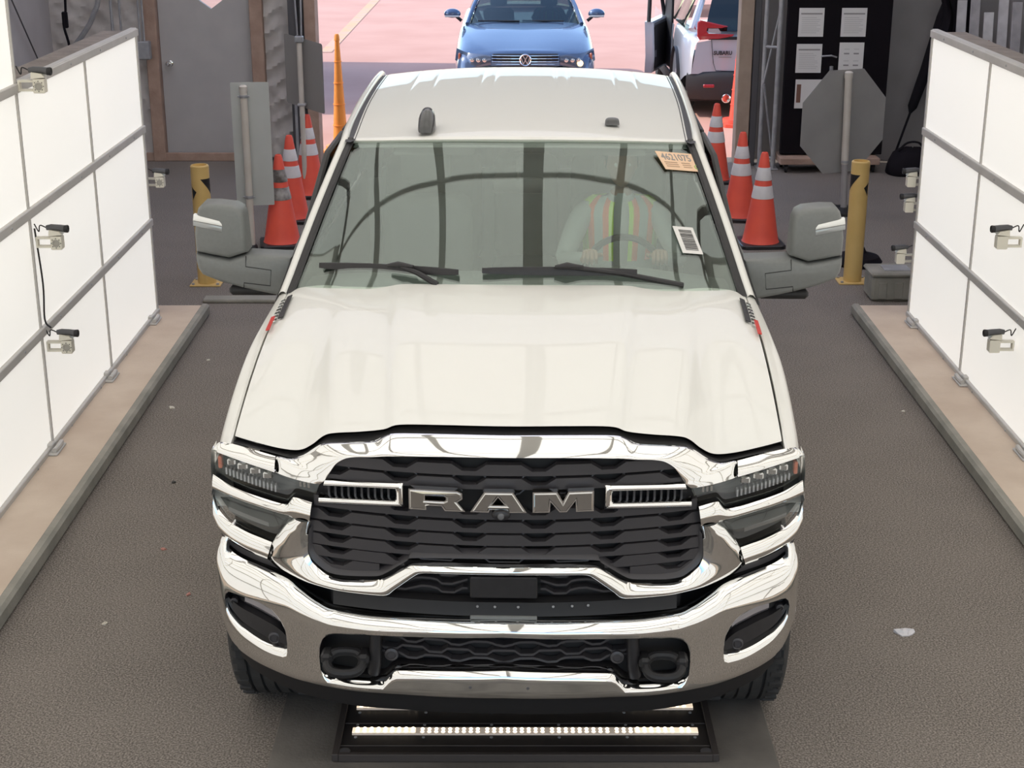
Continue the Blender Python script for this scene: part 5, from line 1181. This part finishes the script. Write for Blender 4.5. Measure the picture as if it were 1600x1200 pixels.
for sg in (1, -1):
    m = MB().tube([(sg * .775, 1.42, 1.02), (sg * .70, 1.72, 1.22), (sg * .60, 2.08, 1.41), (sg * .60, 2.6, 1.44), (sg * .60, 3.2, 1.40), (sg * .74, 3.85, 1.05)], [.03, .028, .03, .03, .03, .05], 8); m.build('pillar', M_BLUE, V_)
    car_glass('side_window', [Vector((sg * .80, 1.55, 1.01)), Vector((sg * .80, 3.7, 1.03))], [Vector((sg * .62, 2.1, 1.38)), Vector((sg * .62, 3.2, 1.38))], V_)
    # mirror
    mr = MB().bm((lambda bm: (bmesh.ops.create_uvsphere(bm, u_segments=16, v_segments=10, radius=1), bm)[1])(bmesh.new())); mr.v = [(sg * (.985 + x * .115), 1.62 + y * .07 - .04 * x * sg * 0, 1.13 + (z * .075 if z > 0 else z * .05)) for x, y, z in mr.v]
    o = mr.build('door_mirror', M_BLUE, V_, 60); MB().box(sg * .985 - .10, sg * .985 + .10, 1.545, 1.56, 1.095, 1.118, 0, bev=.005).build('turn_signal', M_PAPER, o); MB().tube([(sg * .86, 1.62, 1.04), (sg * .93, 1.62, 1.10)], .022, 8).build('mirror_arm', M_BLACKP, o)
    # headlamp: dark glass wedge with round modules
    hl = [(.44, .775, -.005), (.58, .785, .035), (.74, .79, .125), (.885, .825, .33)]; hb = [(.44, .655, -.03), (.60, .625, -.005), (.76, .62, .06), (.905, .68, .27)]
    A = [Vector((sg * x, y, z)) for x, z, y in hl]; B = [Vector((sg * x, y, z)) for x, z, y in hb]
    LH = strip(A, B, 4, 4, .02, .02).build('headlamp', mat('headlamp_glass', (.13, .16, .22), .08, .4, .8), V_, 60)
    for x, z, y in ((.52, .715, -.035), (.60, .712, -.012), (.68, .712, .02)): MB().lathe([(.030, 0), (.026, -.02), (.014, -.028), (0, -.03)], (sg * x, y, z), 'y', 14).build('lamp_module', M_REFL, LH)
    if sg > 0: MB().lathe([(.040, 0), (.034, -.02), (.016, -.028), (0, -.03)], (sg * .70, .02, .668), 'y', 14).build('turn_lamp', mat('turn_glow', (1, .7, .3), .4, emit=((1, .65, .25), 4)), LH)
    MB().box(sg * .845 - .015, sg * .845 + .015, .15, .24, .69, .78, 0, bev=.01).build('amber_marker', M_AMBER, LH)
    for yw in (.95, 3.75):
        W = empty('wheel', (sg * .80, yw, .32)); W.parent = V_
        MB().lathe([(.20, -.10), (.30, -.10), (.32, -.08), (.32, .08), (.30, .10), (.20, .10)], (0, 0, 0), 'x', 28, caps=False).build('tyre', M_RUBBER, W); MB().lathe([(.205, sg * -.09), (.20, sg * .08), (.12, sg * .06), (0, sg * .07)], (0, 0, 0), 'x', 20).build('rim', M_RIM, W)
MB().box(-.42, .42, .015, .07, .625, .785, 0, bev=.01).build('grille_backing', M_DEEP, V_)
for z in (.765, .728, .691, .655): MB().loft([[(x / 10 * .43, -.012 + .03 * (x / 10) ** 2 + d, z + dz) for x in range(-10, 11)] for d, dz in ((.03, .006), (0, .006), (-.006, 0), (0, -.006), (.03, -.006))]).build('grille_slat', M_CHROME, V_)
EB = MB().lathe([(.078, 0), (.078, -.010), (.070, -.018), (.062, -.012), (.062, 0)], (0, -.02, .715), 'y', 28, caps=False).build('emblem', M_CHROME, V_)
MB().lathe([(.064, 0), (.064, -.004), (0, -.004)], (0, -.018, .715), 'y', 24).build('emblem_field', mat('emblem_dark', (.03, .035, .05), .4), EB)
def stroke(pts, w=.010):
    m = MB()
    for a, b in zip(pts[:-1], pts[1:]): m.tube([(a[0], -.028, .715 + a[1]), (b[0], -.028, .715 + b[1])], w * .5, 6)
    return m
stroke([(-.030, .056), (0, .004), (.030, .056)]).build('emblem_v', M_CHROME, EB); stroke([(-.054, .030), (-.026, -.050), (0, .0), (.026, -.050), (.054, .030)]).build('emblem_w', M_CHROME, EB)
MB().loft([[(x / 10 * .72, .02 + .16 * (x / 10) ** 2, z) for x in range(-10, 11)] for z in (.50, .32)]).build('lower_grille', M_DEEP, V_)
MB().loft([[(-.72, 1.42, 1.0), (.72, 1.42, 1.0)], [(-.72, 1.9, .98), (.72, 1.9, .98)], [(-.72, 1.95, .7), (.72, 1.95, .7)]]).build('dashboard', M_INTD, V_)
for sg in (1, -1): m = MB(); m.box(sg * .36 - .22, sg * .36 + .22, 2.62, 2.76, .5, 1.12, 0, bev=.05); m.box(sg * .36 - .12, sg * .36 + .12, 2.66, 2.75, 1.14, 1.32, 0, bev=.03); m.build('seat', M_INT, V_)
MB().tube([(.36 + .18 * math.cos(a), 2.0 + .06 * math.sin(a), .98 + .17 * math.sin(a)) for a in [2 * PI * k / 24 for k in range(25)]], .014, 6, caps=False).build('steering_wheel', M_BLACKP, V_)
for sg, px in ((-1, -.35), (1, .25)):
    MB().tube([(px - .28, 1.40, 1.062), (px + .28, 1.37, 1.062)], .012, 6).build('wiper', M_BLACKP, V_)
MB().box(-.8, .8, .9, 4.2, .22, .35).build('underbody', M_DEEP, V_, 0)
person((.17 + .36, 19.75 + 2.52, .62), 0, 'driver in a safety vest at the wheel of the blue car', sc=.92)

# ------------------------------------------------------------------ silver crossover with an open door, seen from behind
S_ = empty('silver_crossover', (3.13, 19.6, 0)); tag(S_, 'pale silver crossover parked tail-on outside the exit with a door open', 'car')
# local y grows towards its nose; tail at y = 0
body_loft([(-.02, [(0, 1.02), (.4, 1.02), (.70, 1.0), (.80, .95), (.84, .80), (.86, .56)]), (.10, [(0, 1.08), (.4, 1.08), (.74, 1.06), (.88, 1.0), (.92, .82), (.93, .52)]), (.5, [(0, 1.10), (.4, 1.10), (.80, 1.09), (.92, 1.03), (.955, .84), (.955, .40)]), (1.3, [(0, 1.10), (.4, 1.10), (.82, 1.09), (.93, 1.03), (.96, .84), (.96, .35)])], 3, 3).build('rear_body', M_SILVER, S_, 60)
MB().loft([[(x, y, z) for x, z in ((-.80, .95), (-.4, 1.02), (0, 1.03), (.4, 1.02), (.80, .95))] for y, z in ((-.02, 0),)] + [[(x, -.02, z) for x, z in ((-.86, .56), (-.43, .56), (0, .56), (.43, .56), (.86, .56))]]).build('tailgate', M_SILVER, S_)
tg = MB().tube([(-.62, -.028, .99), (-.585, -.028, .70), (-.55, -.028, .60), (0, -.028, .585), (.55, -.028, .60), (.585, -.028, .70), (.62, -.028, .99)], .004, 6).build('tailgate_gap', M_DEEP, S_)
for sg in (1, -1):
    m = MB().loft([[(sg * x, y, z) for x, y, z in ((.955, 1.3, 1.04), (.965, 1.35, .84), (.965, 1.35, .40))], [(sg * x, y, z) for x, y, z in ((.955, 4.2, 1.02), (.965, 4.2, .84), (.95, 4.2, .35))]]); m.build('body_side', M_SILVER, S_)
    # C-shaped tail lamp
    oc_ = [(.42, 1.15), (.60, 1.19), (.76, 1.225), (.80, 1.20), (.80, 1.03), (.77, .985), (.52, 1.0), (.36, 1.03), (.34, 1.055), (.66, 1.065), (.685, 1.09), (.68, 1.13), (.50, 1.13)]
    TL = MB().prism([(sg * a, b) for a, b in oc_], lambda a, b, d: (a, -.045 + d + .10 * max(0, abs(a) - .6), b), 0, .06, 0, bev=.006).build('tail_lamp', M_RED, S_, 30)
    MB().prism([(sg * a, b) for a, b in ((.50, 1.07), (.655, 1.07), (.67, 1.09), (.665, 1.125), (.54, 1.125))], lambda a, b, d: (a, -.04 + d + .10 * max(0, abs(a) - .6), b), 0, .05).build('reverse_lamp', mat('reverse_grey', (.40, .36, .38), .3), TL, 0)
    MB().tube([(sg * .86, .05, 1.10), (sg * .74, .25, 1.40), (sg * .66, .45, 1.58), (sg * .66, 2.6, 1.60), (sg * .86, 3.5, 1.08)], [.05, .045, .04, .035, .04], 8).build('roof_pillar', M_SILVER, S_)
    car_glass('side_window', [Vector((sg * .92, .35, 1.10)), Vector((sg * .92, 1.5, 1.08))], [Vector((sg * .70, .75, 1.52)), Vector((sg * .70, 1.5, 1.54))], S_)
    car_glass('front_side_window', [Vector((sg * .92, 1.55, 1.08)), Vector((sg * .92, 2.55, 1.06))], [Vector((sg * .70, 1.55, 1.54)), Vector((sg * .70, 2.5, 1.54))], S_)
    for yw in (.85, 3.75):
        W = empty('wheel', (sg * .84, yw, .36)); W.parent = S_
        MB().lathe([(.22, -.11), (.33, -.11), (.36, -.08), (.36, .08), (.33, .11), (.22, .11)], (0, 0, 0), 'x', 28, caps=False).build('tyre', M_RUBBER, W); MB().lathe([(.225, sg * -.10), (.22, sg * .09), (.12, sg * .06), (0, sg * .08)], (0, 0, 0), 'x', 20).build('rim', M_RIM, W)
    MB().lathe([(.45, -.09), (.45, .06), (.40, .065)], (sg * .91, .85, .36), 'x', 32, caps=False).build('wheel_arch', M_BLACKP, S_)
    MB().lathe([(.058, 0), (.058, -.05), (.046, -.055), (.044, .03), (0, .03)], (sg * .42, -.10, .27), 'y', 20).build('exhaust', M_CHROME, S_)
    MB().box(sg * .64 - .07, sg * .64 + .07, -.115, -.09, .40, .44, 0, bev=.008).build('reflector', M_RED, S_)
bmp = MB().loft([[(x / 12 * w, y + .10 * (x / 12) ** 4, z) for x in range(-12, 13)] for w, y, z in ((.86, .0, .60), (.90, -.06, .585), (.92, -.09, .52), (.92, -.085, .36), (.88, -.05, .24), (.80, .15, .20))]).build('rear_bumper', mat('bumper_charcoal', (.035, .034, .036), .6), S_, 60)
MB().box(-.95, .95, .1, 4.4, .20, .34).build('underbody', M_DEEP, S_, 0)
car_glass('rear_window', [Vector((-.70, .0, 1.09)), Vector((0, -.03, 1.09)), Vector((.70, .0, 1.09))], [Vector((-.58, .32, 1.50)), Vector((0, .28, 1.52)), Vector((.58, .32, 1.50))], S_, pane('car_glass_dark', (.08, .09, .09), .06, .6))
body_loft([(.26, [(0, 1.55), (.35, 1.55), (.6, 1.53), (.68, 1.50)]), (1.0, [(0, 1.64), (.35, 1.635), (.6, 1.61), (.69, 1.57)]), (2.4, [(0, 1.64), (.35, 1.635), (.6, 1.61), (.69, 1.57)])]).build('roof', M_SILVER, S_, 60)
body_loft([(3.4, [(0, 1.12), (.5, 1.10), (.85, 1.03), (.95, .85), (.95, .35)]), (4.4, [(0, 1.0), (.5, .99), (.8, .93), (.9, .75), (.9, .3)]), (4.7, [(0, .8), (.5, .79), (.7, .75), (.8, .6), (.8, .3)])]).build('bonnet', M_SILVER, S_, 60)
text_mb('SUBARU', .068, lambda a, b, d: (-.585 + a * .92, -.029 - d, .80 + b), .006, bold=.002).build('tailgate_lettering', M_INK, S_, 0)
text_mb('ASCENT', .034, lambda a, b, d: (-.62 + a * 1.6, -.029 - d, .755 + b), .004).build('model_lettering', M_INK, S_, 0) if 0 else MB().box(-.52, -.36, -.033, -.028, .765, .775, 0).build('model_script', M_INKG, S_, 0)
MB().loft([[(-.66, -.03, 1.02), (0, -.05, 1.03), (.66, -.03, 1.02)], [(-.66, -.035, .985), (0, -.055, .99), (.66, -.035, .985)]]).build('black_garnish', M_DEEP, S_)
MB().box(-.972, -.94, 1.55, 2.52, .42, 1.5, 0, bev=.01).build('aperture_shade', M_DEEP, S_, 0)  # black box standing in for the shade inside the door opening
# open front door swung out to the left
OD = empty('open_door', (-.97, 2.55, 0)); OD.parent = S_; OD.rotation_euler = (0, 0, R(-17))
dpr = [(0, .36), (1.0, .36), (1.06, .60), (1.06, 1.05), (.55, 1.55), (.35, 1.60), (.05, 1.10), (0, .95)]
MB().prism([(-a, b) for a, b in dpr[:4] + [(0, 1.05)]], lambda a, b, d: (d + .03 * math.sin(PI * (b - .3) / .8), a * -1 if 0 else a, b), .06, -.06, 0, bev=.02).build('door_skin', M_SILVER, OD, 40)
MB().prism(inset([(-a, b) for a, b in dpr[:4] + [(0, 1.05)]], .05), lambda a, b, d: (d, a, b), .062, .085, 0).build('door_card', mat('door_card', (.05, .05, .052), .7), OD, 0)
MB().tube([(0, -.02, 1.05), (0, -.40, 1.55), (0, -1.0, 1.58), (0, -1.05, 1.05)], .028, 8).build('window_frame', M_BLACKP, OD); MB().tube([(.075, -.06, .44), (.075, -.98, .44), (.075, -1.02, .98)], .014, 6).build('door_seal', M_DEEP, OD)
# ------------------------------------------------------------------ litter on the floor
lit = [(.0, 0, (1425, 945), (.60, .58, .60), 'crumpled pale foil scrap on the asphalt at the right', 'litter', .028), (0, 0, (268, 638), (.60, .56, .48), 'small pale scrap on the asphalt by the left kerb', 'litter', .014),
       (0, 0, (226, 830), (.42, .18, .14), 'small reddish leaf on the asphalt left of the bumper', 'leaf', .010), (0, 0, (213, 744), (.04, .035, .03), 'small dark pebble on the asphalt left of the bumper', 'pebble', .012),
       (0, 0, (277, 892), (.45, .20, .16), 'tiny reddish leaf lowest on the asphalt at the left', 'leaf', .009), (0, 0, (163, 932), (.55, .50, .42), 'pale curled leaf near the left kerb at the bottom', 'leaf', .012), (0, 0, (1412, 642), (.55, .51, .45), 'pale crumb on the asphalt by the right kerb', 'litter', .010), (0, 0, (315, 554), (.40, .14, .10), 'small red scrap on the asphalt near the left kerb end', 'litter', .010)]
spots = [(1.70, 5.88), (-2.065, 8.72), (-1.685, 6.72), (-1.81, 7.55), (-1.47, 6.24), (-1.78, 5.96), (2.36, 8.66), (-2.02, 9.65)]
for (x, y), (_, _, _, col, lab, cat, r) in zip(spots, lit):
    m = MB(); rl = random.Random(int(abs(x) * 1000)); n = 9
    if cat == 'pebble': m.lathe([(0, 0), (r, .2 * r), (r * .9, .7 * r), (0, 1.0 * r)], (0, 0, 0), 'z', 9)
    else:
        P = [(r * (1 + .4 * rl.uniform(-1, 1)) * math.cos(2 * PI * k / n) * 1.5, r * (1 + .4 * rl.uniform(-1, 1)) * math.sin(2 * PI * k / n)) for k in range(n)]
        top = [(a, b, .003 + r * .45 * rl.random()) for a, b in P]; m.loft([[(a, b, 0) for a, b in P], top, [(a * .4, b * .4, .004 + r * .4 * rl.random()) for a, b in P]], 0, True, True)
    o = m.build('pebble' if cat == 'pebble' else 'leaf' if cat == 'leaf' else 'scrap', mat('litter_%02d' % int(abs(x * 10)) + cat, col, .6), None, 0); o.location = (x, y, .0); o.rotation_euler.z = rl.uniform(0, 3); tag(o, lab, cat)
